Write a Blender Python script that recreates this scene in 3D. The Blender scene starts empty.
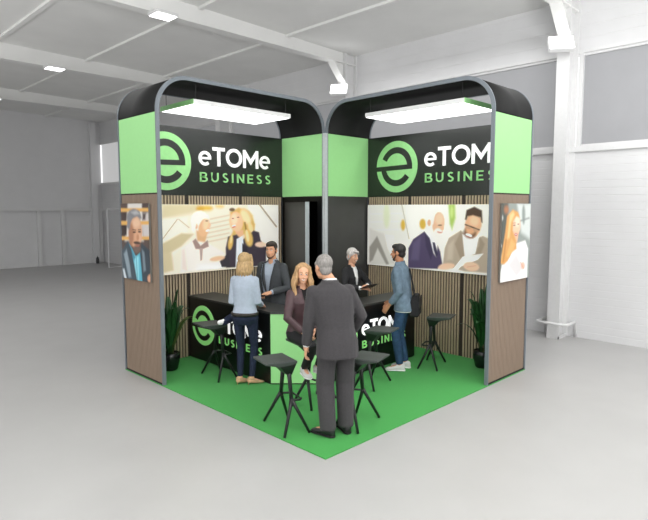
import bpy, bmesh, math, random
import numpy as np
from mathutils import Vector, Matrix, Euler
random.seed(7); rng = np.random.default_rng(5)
C = bpy.context.scene.collection
PI = math.pi
R2 = 2 ** .5
def W(x, y):                      # diagonal (across, away) metres -> stand floor metres
    return ((x + y) / R2, (y - x) / R2)
# ---------------------------------------------------------------- materials
def lin(h):
    h = h.lstrip('#'); o = []
    for i in (0, 2, 4):
        c = int(h[i:i+2], 16) / 255
        o.append(c / 12.92 if c <= .04045 else ((c + .055) / 1.055) ** 2.4)
    return o
MATS = {}
def mat(name, hexc, rough=.5, metal=0, var=.06, scale=18, bump=0, emit=0, ehex=None, spec=.5, stretch=(1, 1, 1), coat=0, sheen=0):
    if name in MATS: return MATS[name]
    m = bpy.data.materials.new(name); m.use_nodes = True
    nt = m.node_tree; b = nt.nodes['Principled BSDF']
    col = lin(hexc)
    tc = nt.nodes.new('ShaderNodeTexCoord'); mp = nt.nodes.new('ShaderNodeMapping')
    mp.inputs['Scale'].default_value = stretch
    nz = nt.nodes.new('ShaderNodeTexNoise'); nz.inputs['Scale'].default_value = scale; nz.inputs['Detail'].default_value = 3
    nt.links.new(tc.outputs['Object'], mp.inputs['Vector']); nt.links.new(mp.outputs['Vector'], nz.inputs['Vector'])
    rp = nt.nodes.new('ShaderNodeValToRGB')
    rp.color_ramp.elements[0].position = .3; rp.color_ramp.elements[1].position = .7
    rp.color_ramp.elements[0].color = [max(0, c * (1 - var)) for c in col] + [1]
    rp.color_ramp.elements[1].color = [min(1, c * (1 + var)) for c in col] + [1]
    nt.links.new(nz.outputs['Fac'], rp.inputs['Fac']); nt.links.new(rp.outputs['Color'], b.inputs['Base Color'])
    b.inputs['Roughness'].default_value = rough; b.inputs['Metallic'].default_value = metal
    b.inputs['Specular IOR Level'].default_value = spec
    if coat: b.inputs['Coat Weight'].default_value = coat
    if sheen: b.inputs['Sheen Weight'].default_value = sheen
    if bump:
        bp = nt.nodes.new('ShaderNodeBump'); bp.inputs['Strength'].default_value = bump; bp.inputs['Distance'].default_value = .01
        nt.links.new(nz.outputs['Fac'], bp.inputs['Height']); nt.links.new(bp.outputs['Normal'], b.inputs['Normal'])
    if emit:
        b.inputs['Emission Color'].default_value = lin(ehex or hexc) + [1]; b.inputs['Emission Strength'].default_value = emit
    MATS[name] = m
    return m
# ---------------------------------------------------------------- mesh builder
class MB:
    def __init__(s): s.bm = bmesh.new(); s.mi = 0
    def _f(s, vs):
        try:
            f = s.bm.faces.new(vs); f.material_index = s.mi; return f
        except ValueError: return None
    def box(s, x0, y0, z0, x1, y1, z1):
        v = [s.bm.verts.new(p) for p in ((x0,y0,z0),(x1,y0,z0),(x1,y1,z0),(x0,y1,z0),(x0,y0,z1),(x1,y0,z1),(x1,y1,z1),(x0,y1,z1))]
        for q in ((0,3,2,1),(4,5,6,7),(0,1,5,4),(1,2,6,5),(2,3,7,6),(3,0,4,7)): s._f([v[i] for i in q])
        return s
    def prism(s, pts, a, b):       # pts: bottom outline of 3D points (CCW seen from top), extruded by vectors a..b
        a, b = Vector(a), Vector(b)
        lo = [s.bm.verts.new(Vector(p) + a) for p in pts]; hi = [s.bm.verts.new(Vector(p) + b) for p in pts]
        n = len(pts)
        s._f(list(reversed(lo))); s._f(hi)
        for i in range(n): s._f([lo[i], lo[(i+1) % n], hi[(i+1) % n], hi[i]])
        return s
    def strip(s, A, B, closed=False, thick=None):   # a ribbon between two point lists, thickened along a vector
        t = Vector(thick); n = len(A)
        r = [[s.bm.verts.new(Vector(p) + o) for p in L] for L in (A, B) for o in (Vector(), t)]
        a0, a1, b0, b1 = r
        for i in range(n if closed else n - 1):
            j = (i + 1) % n
            s._f([a0[i], b0[i], b0[j], a0[j]]); s._f([a1[i], a1[j], b1[j], b1[i]])
            s._f([a0[i], a0[j], a1[j], a1[i]]); s._f([b0[i], b1[i], b1[j], b0[j]])
        if not closed:
            s._f([a0[0], a1[0], b1[0], b0[0]]); s._f([a0[-1], b0[-1], b1[-1], a1[-1]])
        return s
    def rings(s, rs, cap=True):    # loft through rings of points
        V = [[s.bm.verts.new(p) for p in r] for r in rs]; n = len(V[0])
        for a, b in zip(V, V[1:]):
            for i in range(n): s._f([a[i], a[(i+1) % n], b[(i+1) % n], b[i]])
        if cap: s._f(list(reversed(V[0]))); s._f(V[-1])
        return s
    def tube(s, pts, rad, n=10, round_caps=False):
        pts = [Vector(p) for p in pts]
        if not hasattr(rad, '__len__'): rad = [rad] * len(pts)
        rad = list(rad)
        T = [((pts[min(i+1, len(pts)-1)] - pts[max(i-1, 0)]).normalized()) for i in range(len(pts))]
        if round_caps:
            p0, p1 = pts[0], pts[-1]; r0, r1 = rad[0], rad[-1]
            t0, t1 = T[0], T[-1]
            pre = [(p0 - t0 * r0 * c, r0 * q) for c, q in ((.97, .25), (.8, .6), (.45, .89))]
            post = [(p1 + t1 * r1 * c, r1 * q) for c, q in ((.45, .89), (.8, .6), (.97, .25))]
            pts = [p for p, _ in pre] + pts + [p for p, _ in post]; rad = [r for _, r in pre] + rad + [r for _, r in post]
            T = [t0] * 3 + T + [t1] * 3
        u = Vector((0, 0, 1)).cross(T[0])
        if u.length < .05: u = Vector((1, 0, 0)).cross(T[0])
        u.normalize(); rs = []
        for p, t, r in zip(pts, T, rad):
            u = (u - t * u.dot(t)).normalized(); w = t.cross(u)
            rs.append([p + (u * math.cos(2*PI*k/n) + w * math.sin(2*PI*k/n)) * r for k in range(n)])
        return s.rings(rs)
    def ell(s, c, r, rot=None, n=16, m=10):
        c = Vector(c); rs = []; Mx = rot.to_matrix() if rot else Matrix.Identity(3)
        for j in range(1, m):
            a = PI * j / m - PI / 2
            rs.append([c + Mx @ Vector((r[0]*math.cos(a)*math.cos(2*PI*k/n), r[1]*math.cos(a)*math.sin(2*PI*k/n), r[2]*math.sin(a))) for k in range(n)])
        V = [[s.bm.verts.new(p) for p in q] for q in rs]
        lo = s.bm.verts.new(c - Mx @ Vector((0, 0, r[2]))); hi = s.bm.verts.new(c + Mx @ Vector((0, 0, r[2])))
        for a, b in zip(V, V[1:]):
            for i in range(n): s._f([a[i], a[(i+1) % n], b[(i+1) % n], b[i]])
        for i in range(n): s._f([lo, V[0][(i+1) % n], V[0][i]]); s._f([hi, V[-1][i], V[-1][(i+1) % n]])
        return s
    def lathe(s, prof, c=(0, 0, 0), n=28):
        c = Vector(c)
        return s.rings([[c + Vector((r*math.cos(2*PI*k/n), r*math.sin(2*PI*k/n), z)) for k in range(n)] for r, z in prof])
    def hull(s, pts):
        vs = [s.bm.verts.new(p) for p in pts]
        g = bmesh.ops.convex_hull(s.bm, input=vs)
        for e in g['geom']:
            if isinstance(e, bmesh.types.BMFace): e.material_index = s.mi
        return s
    def mesh(s, name, mats, smooth=False):
        bmesh.ops.recalc_face_normals(s.bm, faces=s.bm.faces[:])
        me = bpy.data.meshes.new(name); s.bm.to_mesh(me); s.bm.free()
        for m in (mats if isinstance(mats, (list, tuple)) else [mats]): me.materials.append(m)
        if smooth: me.polygons.foreach_set('use_smooth', [True] * len(me.polygons))
        return me
    def obj(s, name, mats, parent=None, smooth=False, bevel=0):
        return link(name, s.mesh(name, mats, smooth), parent, bevel)
def link(name, me, parent=None, bevel=0):
    o = bpy.data.objects.new(name, me); C.objects.link(o)
    if parent: o.parent = parent
    if bevel:
        b = o.modifiers.new('bevel', 'BEVEL'); b.width = bevel; b.segments = 2; b.limit_method = 'ANGLE'; b.angle_limit = math.radians(40)
    return o
def tag(o, label, cat, group=None):
    o['label'] = label; o['category'] = cat
    if group: o['group'] = group
    return o
def thing(name, label, cat, loc=(0, 0, 0), rz=0, group=None):
    o = bpy.data.objects.new(name, None); o.empty_display_size = .1; C.objects.link(o)
    o.location = loc; o.rotation_euler = (0, 0, rz)
    return tag(o, label, cat, group)
def struct(o): o['kind'] = 'structure'; return o
def dup(root, loc, rz, label, group=None):
    def cp(o, par):
        c = o.copy(); C.objects.link(c); c.parent = par
        for ch in o.children: cp(ch, c)
        return c
    r = cp(root, None); r.location = loc; r.rotation_euler = (0, 0, rz); r['label'] = label
    if group: r['group'] = group
    return r
ART = {
 'L': ('ECE4D2', [
  ('D9CBA5',0.0335,[0.162,-0.002,0.402,-0.006,0.401,0.112,0.157,0.207]),
  ('F0EBDD',0.0268,[0.157,0.207,0.321,0.183,0.317,0.547,0.138,0.865]),
  ('CDBE98',0.0167,[0.141,0.57,0.28,0.412,0.358,0.433,0.278,0.6,0.214,0.678,0.138,0.809]),
  ('D2C39E',0.0167,[0.14,0.682,0.214,0.684,0.223,0.939,0.136,0.978]),
  ('D6CBB0',0.01,[0.435,0.244,0.613,0.171,0.611,0.15,0.433,0.224]),
  ('D6CBB0',0.01,[0.434,0.313,0.613,0.242,0.611,0.221,0.433,0.292]),
  ('D6CBB0',0.01,[0.434,0.378,0.612,0.31,0.61,0.289,0.432,0.358]),
  ('D6CBB0',0.01,[0.433,0.444,0.612,0.378,0.61,0.357,0.431,0.423]),
  ('D6CBB0',0.01,[0.433,0.509,0.611,0.446,0.609,0.425,0.431,0.489]),
  ('D6CBB0',0.01,[0.432,0.575,0.611,0.514,0.609,0.493,0.43,0.555]),
  ('F5F1E9',0.0268,[0.75,-0.011,1.013,-0.015,1.009,1.061,0.792,1.019]),
  ('E2BC4A',0.0268,[0.494,0.053,0.489,0.071,0.477,0.086,0.459,0.093,0.439,0.093,0.422,0.085,0.41,0.071,0.406,0.053,0.41,0.035,0.422,0.021,0.44,0.012,0.46,0.012,0.477,0.02,0.49,0.035]),
  ('D8A93A',0.0234,[0.433,0.059,0.43,0.077,0.422,0.091,0.411,0.099,0.399,0.099,0.389,0.091,0.381,0.077,0.379,0.059,0.382,0.041,0.389,0.027,0.4,0.019,0.412,0.019,0.423,0.026,0.43,0.041]),
  ('E8CC80',0.0234,[0.572,0.028,0.569,0.04,0.56,0.05,0.548,0.055,0.534,0.055,0.521,0.05,0.512,0.04,0.51,0.029,0.513,0.017,0.521,0.007,0.534,0.002,0.548,0.002,0.561,0.007,0.569,0.016]),
  ('A89878',0.0067,[0.162,0.491,0.258,0.214,0.254,0.207,0.158,0.484]),
  ('B8AC90',0.0067,[0.261,0.215,0.328,0.342,0.332,0.333,0.264,0.206]),
  ('A09080',0.01,[0.836,-0.004,0.98,0.376,0.991,0.36,0.846,-0.02]),
  ('F3EFE7',0.0134,[0.463,0.247,0.456,0.314,0.438,0.367,0.412,0.395,0.385,0.393,0.36,0.362,0.344,0.308,0.339,0.242,0.345,0.176,0.363,0.124,0.388,0.095,0.415,0.095,0.44,0.125,0.457,0.179]),
  ('D9AC80',0.0134,[0.376,0.376,0.45,0.441,0.432,0.583,0.381,0.548]),
  ('E3B58A',0.0134,[0.467,0.364,0.457,0.42,0.441,0.461,0.423,0.478,0.407,0.469,0.395,0.435,0.389,0.384,0.392,0.324,0.402,0.269,0.417,0.228,0.435,0.21,0.451,0.218,0.464,0.251,0.469,0.303]),
  ('F0CFA8',0.0201,[0.465,0.294,0.459,0.332,0.45,0.36,0.44,0.373,0.431,0.368,0.424,0.347,0.42,0.314,0.422,0.276,0.427,0.239,0.436,0.211,0.446,0.197,0.456,0.201,0.463,0.222,0.466,0.255]),
  ('DDB08A',0.01,[0.387,0.318,0.386,0.337,0.383,0.352,0.378,0.36,0.374,0.36,0.369,0.351,0.367,0.336,0.366,0.316,0.367,0.297,0.37,0.282,0.374,0.274,0.379,0.274,0.383,0.283,0.386,0.298]),
  ('F3EFE7',0.0134,[0.346,0.286,0.361,0.141,0.408,0.097,0.462,0.157,0.469,0.217,0.421,0.201,0.397,0.289,0.379,0.282,0.361,0.419,0.345,0.374]),
  ('8A6A50',0.0067,[0.46,0.244,0.459,0.248,0.456,0.251,0.451,0.252,0.447,0.252,0.442,0.25,0.439,0.247,0.438,0.243,0.439,0.239,0.442,0.236,0.447,0.235,0.452,0.235,0.456,0.237,0.459,0.24]),
  ('FFFFFF',0.0067,[0.466,0.378,0.466,0.385,0.463,0.393,0.458,0.399,0.453,0.403,0.447,0.404,0.443,0.402,0.44,0.397,0.441,0.389,0.443,0.382,0.448,0.375,0.454,0.371,0.46,0.37,0.464,0.373]),
  ('EBC09A',0.0067,[0.476,0.308,0.475,0.321,0.473,0.331,0.47,0.336,0.466,0.336,0.463,0.33,0.46,0.32,0.46,0.307,0.461,0.294,0.463,0.283,0.466,0.278,0.47,0.278,0.473,0.284,0.476,0.294]),
  ('F3ECE4',0.0167,[0.267,0.982,0.28,0.63,0.35,0.521,0.452,0.576,0.564,0.728,0.585,0.855,0.533,0.954,0.3,0.983]),
  ('E3D8CF',0.0167,[0.277,0.935,0.28,0.659,0.297,0.632,0.313,0.971]),
  ('A0857E',0.01,[0.35,0.536,0.371,0.499,0.403,0.61,0.452,0.531,0.46,0.628,0.412,0.664,0.369,0.653]),
  ('B79E98',0.0067,[0.396,0.644,0.418,0.647,0.412,0.826,0.399,0.833]),
  ('FFFFFF',0.0067,[0.374,0.885,0.566,0.914,0.568,0.97,0.373,0.963]),
  ('E3C484',0.0167,[0.799,0.26,0.789,0.352,0.761,0.424,0.722,0.461,0.68,0.458,0.642,0.415,0.617,0.342,0.609,0.253,0.619,0.165,0.645,0.094,0.682,0.054,0.725,0.054,0.763,0.095,0.79,0.168]),
  ('D9B468',0.0167,[0.613,0.114,0.681,0.046,0.765,0.164,0.808,0.309,0.798,0.502,0.778,0.654,0.734,0.624,0.724,0.463,0.655,0.52,0.618,0.688,0.599,0.624,0.61,0.516,0.638,0.394]),
  ('F4DFB0',0.0234,[0.761,0.163,0.771,0.215,0.774,0.262,0.769,0.296,0.757,0.31,0.74,0.3,0.722,0.27,0.706,0.225,0.696,0.175,0.693,0.128,0.698,0.095,0.71,0.081,0.727,0.089,0.745,0.119]),
  ('F0D79E',0.0167,[0.79,0.362,0.793,0.404,0.792,0.439,0.787,0.461,0.779,0.465,0.769,0.45,0.76,0.42,0.753,0.38,0.75,0.339,0.751,0.304,0.756,0.282,0.764,0.278,0.774,0.293,0.783,0.323]),
  ('9A7436',0.01,[0.72,0.275,0.741,0.562,0.752,0.56,0.731,0.272]),
  ('E6B58C',0.01,[0.653,0.395,0.714,0.399,0.712,0.573,0.662,0.537]),
  ('F2C69E',0.0134,[0.711,0.252,0.71,0.321,0.7,0.379,0.682,0.414,0.661,0.418,0.64,0.393,0.624,0.342,0.615,0.276,0.616,0.208,0.626,0.152,0.643,0.117,0.664,0.111,0.685,0.135,0.702,0.186]),
  ('F8D9BA',0.0201,[0.672,0.224,0.669,0.259,0.662,0.287,0.653,0.302,0.642,0.302,0.632,0.286,0.626,0.257,0.624,0.222,0.626,0.188,0.633,0.16,0.643,0.144,0.654,0.145,0.663,0.16,0.67,0.189]),
  ('FFFFFF',0.0067,[0.657,0.318,0.656,0.324,0.653,0.331,0.647,0.336,0.641,0.339,0.635,0.34,0.63,0.338,0.628,0.333,0.629,0.327,0.632,0.321,0.638,0.316,0.644,0.312,0.65,0.312,0.655,0.314]),
  ('C0645A',0.0067,[0.656,0.338,0.655,0.343,0.651,0.347,0.646,0.352,0.641,0.355,0.635,0.356,0.631,0.354,0.629,0.351,0.63,0.346,0.633,0.341,0.638,0.337,0.644,0.334,0.65,0.333,0.654,0.335]),
  ('7A5A44',0.0067,[0.645,0.214,0.644,0.217,0.641,0.22,0.638,0.221,0.634,0.221,0.63,0.219,0.628,0.217,0.627,0.213,0.628,0.21,0.63,0.207,0.634,0.206,0.638,0.206,0.641,0.208,0.644,0.21]),
  ('7A5A44',0.0067,[0.686,0.196,0.685,0.2,0.682,0.202,0.677,0.204,0.673,0.204,0.668,0.202,0.665,0.199,0.664,0.196,0.666,0.192,0.668,0.19,0.673,0.188,0.677,0.188,0.682,0.19,0.685,0.193]),
  ('6B5236',0.01,[0.652,0.077,0.65,0.089,0.644,0.099,0.635,0.104,0.626,0.104,0.618,0.099,0.612,0.089,0.61,0.077,0.612,0.065,0.618,0.056,0.626,0.05,0.636,0.05,0.644,0.055,0.65,0.065]),
  ('443C46',0.01,[0.581,0.973,0.579,0.668,0.598,0.49,0.663,0.465,0.703,0.557,0.795,0.411,0.838,0.44,0.851,0.572,0.895,0.708,0.893,0.989,0.792,0.993]),
  ('E9EDF3',0.01,[0.662,0.537,0.708,0.487,0.712,0.605,0.701,0.986,0.652,0.986]),
  ('C8CCD6',0.0033,[0.68,0.57,0.675,0.965,0.678,0.966,0.683,0.57]),
  ('342E38',0.01,[0.703,0.604,0.746,0.673,0.729,0.975,0.701,0.976]),
  ('F3D0B8',0.0134,[0.897,0.649,0.892,0.667,0.879,0.68,0.86,0.686,0.84,0.684,0.822,0.673,0.809,0.657,0.805,0.638,0.81,0.62,0.822,0.607,0.84,0.601,0.861,0.603,0.879,0.613,0.892,0.63]),
  ('3C3840',0.01,[0.534,0.862,0.601,0.739,0.61,0.969,0.548,0.957]),
  ('E9C09A',0.0134,[0.572,0.807,0.567,0.825,0.553,0.841,0.532,0.852,0.508,0.857,0.486,0.855,0.471,0.845,0.464,0.831,0.468,0.814,0.482,0.798,0.503,0.786,0.527,0.781,0.549,0.783,0.565,0.792]),
  ('DDB565',0.0134,[0.634,0.592,0.629,0.64,0.621,0.676,0.613,0.694,0.605,0.691,0.599,0.667,0.597,0.626,0.599,0.578,0.605,0.531,0.612,0.495,0.621,0.476,0.629,0.479,0.634,0.503,0.636,0.544]),
  ('DFBA6C',0.0167,[0.786,0.522,0.788,0.581,0.783,0.63,0.772,0.659,0.758,0.662,0.744,0.639,0.732,0.595,0.724,0.538,0.722,0.48,0.727,0.431,0.738,0.402,0.751,0.398,0.766,0.42,0.778,0.464]),
  ('F2DCA8',0.0134,[0.756,0.487,0.759,0.529,0.758,0.563,0.754,0.583,0.749,0.584,0.742,0.567,0.736,0.535,0.732,0.494,0.73,0.453,0.73,0.419,0.734,0.399,0.739,0.397,0.746,0.414,0.752,0.446]),
  ('F0D698',0.01,[0.629,0.536,0.626,0.565,0.622,0.587,0.618,0.599,0.615,0.598,0.613,0.584,0.613,0.559,0.614,0.53,0.617,0.501,0.621,0.478,0.625,0.466,0.628,0.468,0.63,0.482,0.63,0.506]),
 ]),
 'R': ('F1EEE6', [
  ('E6E5DF',0.0411,[0.007,-0.016,0.332,-0.012,0.336,0.555,0.009,0.589]),
  ('F6F4EE',0.0411,[0.317,-0.012,0.619,-0.008,0.625,0.525,0.336,0.555]),
  ('EFEDE6',0.0137,[0.025,0.161,0.467,0.133,0.467,0.115,0.024,0.141]),
  ('EFEDE6',0.0137,[0.025,0.295,0.468,0.256,0.468,0.237,0.025,0.275]),
  ('EFEDE6',0.0137,[0.026,0.429,0.469,0.378,0.469,0.36,0.026,0.409]),
  ('DDE2C4',0.0274,[0.185,0.18,0.183,0.265,0.177,0.333,0.166,0.371,0.155,0.372,0.144,0.335,0.136,0.267,0.133,0.182,0.135,0.097,0.142,0.029,0.152,-0.009,0.164,-0.009,0.175,0.029,0.182,0.096]),
  ('D9B44A',0.0171,[0.31,0.319,0.308,0.358,0.303,0.389,0.296,0.407,0.288,0.408,0.28,0.391,0.275,0.36,0.272,0.322,0.274,0.283,0.279,0.251,0.287,0.234,0.295,0.234,0.302,0.251,0.308,0.281]),
  ('D3AE45',0.0171,[0.464,0.296,0.462,0.332,0.455,0.361,0.445,0.378,0.434,0.378,0.424,0.363,0.417,0.334,0.414,0.298,0.416,0.262,0.423,0.233,0.433,0.216,0.444,0.216,0.454,0.231,0.461,0.26]),
  ('A9C660',0.0205,[0.615,-0.008,0.662,-0.007,0.667,0.197,0.645,0.375,0.628,0.287]),
  ('C6DB84',0.0171,[0.651,0.11,0.651,0.148,0.648,0.179,0.644,0.196,0.639,0.196,0.635,0.179,0.631,0.148,0.63,0.11,0.631,0.072,0.633,0.041,0.637,0.024,0.642,0.024,0.647,0.041,0.65,0.072]),
  ('C3BFB0',0.0068,[0.274,-0.011,0.335,0.541,0.343,0.537,0.282,-0.014]),
  ('DAD7D0',0.0205,[0.017,0.386,0.094,0.447,0.194,0.504,0.229,0.956,0.011,1.012]),
  ('9A958C',0.0137,[0.018,0.706,0.081,0.515,0.112,0.644,0.183,0.964,0.16,0.975,0.087,0.714,0.045,0.921,0.019,0.96]),
  ('F2F0EC',0.0171,[0.144,0.476,0.218,0.502,0.212,0.861,0.17,0.703]),
  ('F3F1EC',0.0137,[0.597,0.17,0.59,0.224,0.572,0.269,0.544,0.294,0.513,0.296,0.484,0.273,0.463,0.229,0.456,0.173,0.462,0.118,0.482,0.073,0.51,0.048,0.542,0.048,0.57,0.072,0.589,0.116]),
  ('E2B895',0.0137,[0.593,0.291,0.587,0.366,0.573,0.425,0.555,0.456,0.536,0.454,0.519,0.419,0.509,0.356,0.507,0.279,0.514,0.204,0.528,0.145,0.546,0.114,0.566,0.118,0.582,0.154,0.592,0.216]),
  ('EDCBAC',0.0205,[0.583,0.215,0.581,0.254,0.574,0.285,0.563,0.303,0.55,0.304,0.539,0.287,0.531,0.256,0.528,0.217,0.53,0.178,0.538,0.146,0.549,0.128,0.561,0.128,0.572,0.145,0.58,0.176]),
  ('F3F1EC',0.0137,[0.461,0.265,0.467,0.112,0.516,0.051,0.544,0.066,0.524,0.157,0.514,0.293,0.497,0.324,0.491,0.416,0.472,0.387]),
  ('DDB08C',0.0103,[0.498,0.276,0.497,0.298,0.494,0.316,0.489,0.327,0.483,0.327,0.478,0.317,0.474,0.299,0.472,0.277,0.474,0.254,0.477,0.236,0.482,0.226,0.488,0.226,0.493,0.235,0.497,0.253]),
  ('F1ECE5',0.0137,[0.573,0.463,0.566,0.502,0.554,0.531,0.54,0.544,0.526,0.538,0.516,0.514,0.512,0.476,0.514,0.434,0.521,0.394,0.533,0.365,0.548,0.353,0.561,0.36,0.571,0.384,0.575,0.421]),
  ('C98A76',0.0103,[0.582,0.403,0.58,0.414,0.575,0.423,0.567,0.428,0.559,0.429,0.551,0.425,0.545,0.417,0.543,0.406,0.545,0.396,0.551,0.387,0.558,0.382,0.567,0.381,0.575,0.385,0.58,0.393]),
  ('F4F0EA',0.0068,[0.582,0.397,0.579,0.402,0.573,0.406,0.564,0.406,0.554,0.403,0.545,0.397,0.54,0.39,0.538,0.383,0.54,0.377,0.547,0.374,0.556,0.374,0.566,0.377,0.574,0.383,0.58,0.39]),
  ('7A5A48',0.0068,[0.576,0.308,0.575,0.312,0.571,0.315,0.565,0.317,0.559,0.318,0.553,0.316,0.549,0.313,0.548,0.309,0.549,0.305,0.553,0.302,0.559,0.3,0.565,0.3,0.571,0.301,0.574,0.304]),
  ('E6BA98',0.0103,[0.589,0.349,0.588,0.365,0.586,0.377,0.583,0.384,0.579,0.385,0.575,0.378,0.573,0.366,0.572,0.35,0.573,0.334,0.575,0.322,0.578,0.315,0.582,0.314,0.585,0.321,0.588,0.333]),
  ('F5F5F7',0.0068,[0.458,0.413,0.491,0.432,0.533,0.55,0.542,0.609,0.524,0.734,0.5,0.66]),
  ('4E4462',0.0103,[0.333,1.001,0.334,0.682,0.369,0.536,0.452,0.407,0.492,0.508,0.518,0.725,0.541,0.792,0.548,0.609,0.568,0.706,0.584,0.891,0.551,0.973]),
  ('3E3652',0.0103,[0.452,0.419,0.492,0.523,0.518,0.725,0.502,0.844,0.464,0.634]),
  ('5E5474',0.0205,[0.354,0.869,0.37,0.598,0.426,0.499,0.414,0.859]),
  ('3A3650',0.0068,[0.511,0.567,0.529,0.571,0.552,0.745,0.541,0.807,0.52,0.688]),
  ('B5A592',0.0103,[0.587,0.906,0.598,0.648,0.624,0.495,0.703,0.377,0.782,0.509,0.843,0.446,0.886,0.484,0.892,0.965,0.735,0.969,0.628,0.928]),
  ('A08F7C',0.0137,[0.703,0.385,0.724,0.486,0.733,0.747,0.701,0.781,0.665,0.58]),
  ('A08F7C',0.0137,[0.825,0.461,0.82,0.59,0.79,0.724,0.834,0.703,0.857,0.557]),
  ('C4B6A4',0.0205,[0.614,0.825,0.62,0.6,0.658,0.521,0.654,0.819]),
  ('F6F4F2',0.0103,[0.714,0.434,0.821,0.425,0.799,0.702,0.733,0.77]),
  ('E2B28A',0.0137,[0.834,0.303,0.823,0.386,0.804,0.45,0.781,0.482,0.757,0.475,0.738,0.43,0.728,0.355,0.729,0.267,0.74,0.182,0.759,0.118,0.783,0.089,0.806,0.098,0.824,0.143,0.834,0.216]),
  ('EFC8A4',0.024,[0.816,0.235,0.814,0.267,0.807,0.293,0.796,0.308,0.783,0.309,0.772,0.295,0.764,0.269,0.761,0.237,0.763,0.205,0.771,0.179,0.782,0.164,0.794,0.164,0.805,0.178,0.813,0.203]),
  ('7A5640',0.0205,[0.802,0.431,0.795,0.463,0.78,0.484,0.762,0.491,0.744,0.482,0.729,0.458,0.721,0.425,0.72,0.388,0.728,0.356,0.743,0.335,0.761,0.328,0.779,0.338,0.793,0.362,0.802,0.395]),
  ('DDA880',0.0171,[0.795,0.376,0.79,0.402,0.78,0.421,0.768,0.43,0.754,0.425,0.743,0.409,0.736,0.385,0.734,0.356,0.739,0.33,0.749,0.311,0.762,0.303,0.776,0.308,0.787,0.324,0.794,0.348]),
  ('FFFFFF',0.0068,[0.776,0.457,0.773,0.464,0.766,0.466,0.757,0.464,0.748,0.457,0.74,0.448,0.736,0.437,0.735,0.427,0.738,0.42,0.745,0.418,0.754,0.42,0.763,0.427,0.771,0.436,0.775,0.447]),
  ('A05A4A',0.0068,[0.771,0.478,0.769,0.481,0.764,0.48,0.756,0.476,0.748,0.47,0.741,0.464,0.736,0.457,0.735,0.452,0.737,0.45,0.743,0.451,0.75,0.454,0.758,0.46,0.765,0.467,0.77,0.474]),
  ('4A3526',0.0103,[0.727,0.218,0.736,0.08,0.786,0.031,0.834,0.085,0.84,0.262,0.831,0.248,0.826,0.186,0.778,0.154,0.745,0.172,0.738,0.224]),
  ('3A2A26',0.0051,[0.727,0.296,0.821,0.37,0.824,0.354,0.729,0.28]),
  ('C79C7C',0.0068,[0.769,0.34,0.765,0.349,0.759,0.354,0.752,0.354,0.744,0.348,0.738,0.338,0.735,0.326,0.735,0.314,0.738,0.305,0.744,0.3,0.751,0.3,0.759,0.306,0.765,0.316,0.769,0.328]),
  ('C79C7C',0.0068,[0.814,0.376,0.811,0.386,0.805,0.391,0.798,0.391,0.79,0.385,0.784,0.375,0.781,0.363,0.781,0.351,0.784,0.342,0.79,0.337,0.798,0.337,0.805,0.343,0.811,0.353,0.814,0.365]),
  ('2E2220',0.0051,[0.733,0.297,0.817,0.364,0.818,0.356,0.734,0.289]),
  ('F6F6F4',0.0068,[0.649,0.975,0.72,0.758,0.849,0.695,0.816,0.786,0.709,0.904,0.68,0.98]),
  ('D5D2CC',0.0068,[0.727,0.781,0.835,0.724,0.834,0.716,0.726,0.773]),
  ('D8D5CF',0.0068,[0.671,0.967,0.735,0.793,0.732,0.788,0.668,0.962]),
  ('EBC6A8',0.0137,[0.668,0.894,0.664,0.917,0.65,0.941,0.628,0.962,0.603,0.974,0.579,0.977,0.562,0.969,0.554,0.951,0.559,0.927,0.573,0.903,0.596,0.882,0.621,0.87,0.644,0.868,0.661,0.877]),
  ('EBC6A8',0.0137,[0.826,0.901,0.819,0.929,0.804,0.949,0.783,0.958,0.76,0.954,0.741,0.937,0.728,0.911,0.725,0.88,0.732,0.852,0.748,0.832,0.769,0.824,0.791,0.829,0.81,0.846,0.823,0.872]),
  ('D2A488',0.0068,[0.748,0.909,0.805,0.878,0.804,0.87,0.747,0.901]),
 ]),
 'SL': ('5A4A44', [
  ('5A4A44',0.0199,[-0.098,-0.049,1.203,-0.039,1.124,1.021,-0.216,1.122]),
  ('DEDAD4',0.0232,[0.279,-0.013,0.785,-0.011,0.802,0.477,0.118,0.499]),
  ('CFC8C6',0.0166,[0.774,0.124,1.017,0.112,1.026,0.429,0.805,0.446]),
  ('4B3E3C',0.0166,[-0.01,0.106,0.206,0.105,0.196,0.213,-0.021,0.216]),
  ('4B3E3C',0.0166,[0.802,-0.011,1.065,-0.009,1.06,0.062,0.796,0.062]),
  ('4B3E3C',0.0166,[0.802,0.124,0.916,0.123,0.887,0.206,0.795,0.211]),
  ('3F3432',0.0166,[-0.014,0.282,0.221,0.278,0.189,0.42,-0.028,0.426]),
  ('E3B062',0.01,[-0.019,0.062,1.054,0.057,1.051,0.102,-0.023,0.11]),
  ('E3B062',0.01,[-0.035,0.234,1.064,0.22,1.06,0.265,-0.041,0.287]),
  ('E3B062',0.01,[-0.043,0.442,1.071,0.411,1.068,0.452,-0.048,0.491]),
  ('8C8C8E',0.0133,[0.74,0.176,0.711,0.223,0.637,0.262,0.53,0.285,0.412,0.287,0.306,0.267,0.234,0.229,0.211,0.181,0.243,0.132,0.322,0.092,0.432,0.071,0.549,0.071,0.651,0.092,0.719,0.129]),
  ('D8A684',0.0166,[0.771,0.363,0.74,0.453,0.666,0.527,0.562,0.571,0.45,0.575,0.351,0.538,0.285,0.467,0.268,0.375,0.302,0.282,0.381,0.208,0.486,0.166,0.597,0.166,0.693,0.204,0.754,0.275]),
  ('B07E62',0.0265,[0.461,0.402,0.446,0.468,0.414,0.521,0.372,0.552,0.329,0.553,0.292,0.525,0.269,0.473,0.265,0.407,0.281,0.341,0.313,0.288,0.355,0.258,0.399,0.258,0.435,0.286,0.458,0.338]),
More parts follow.
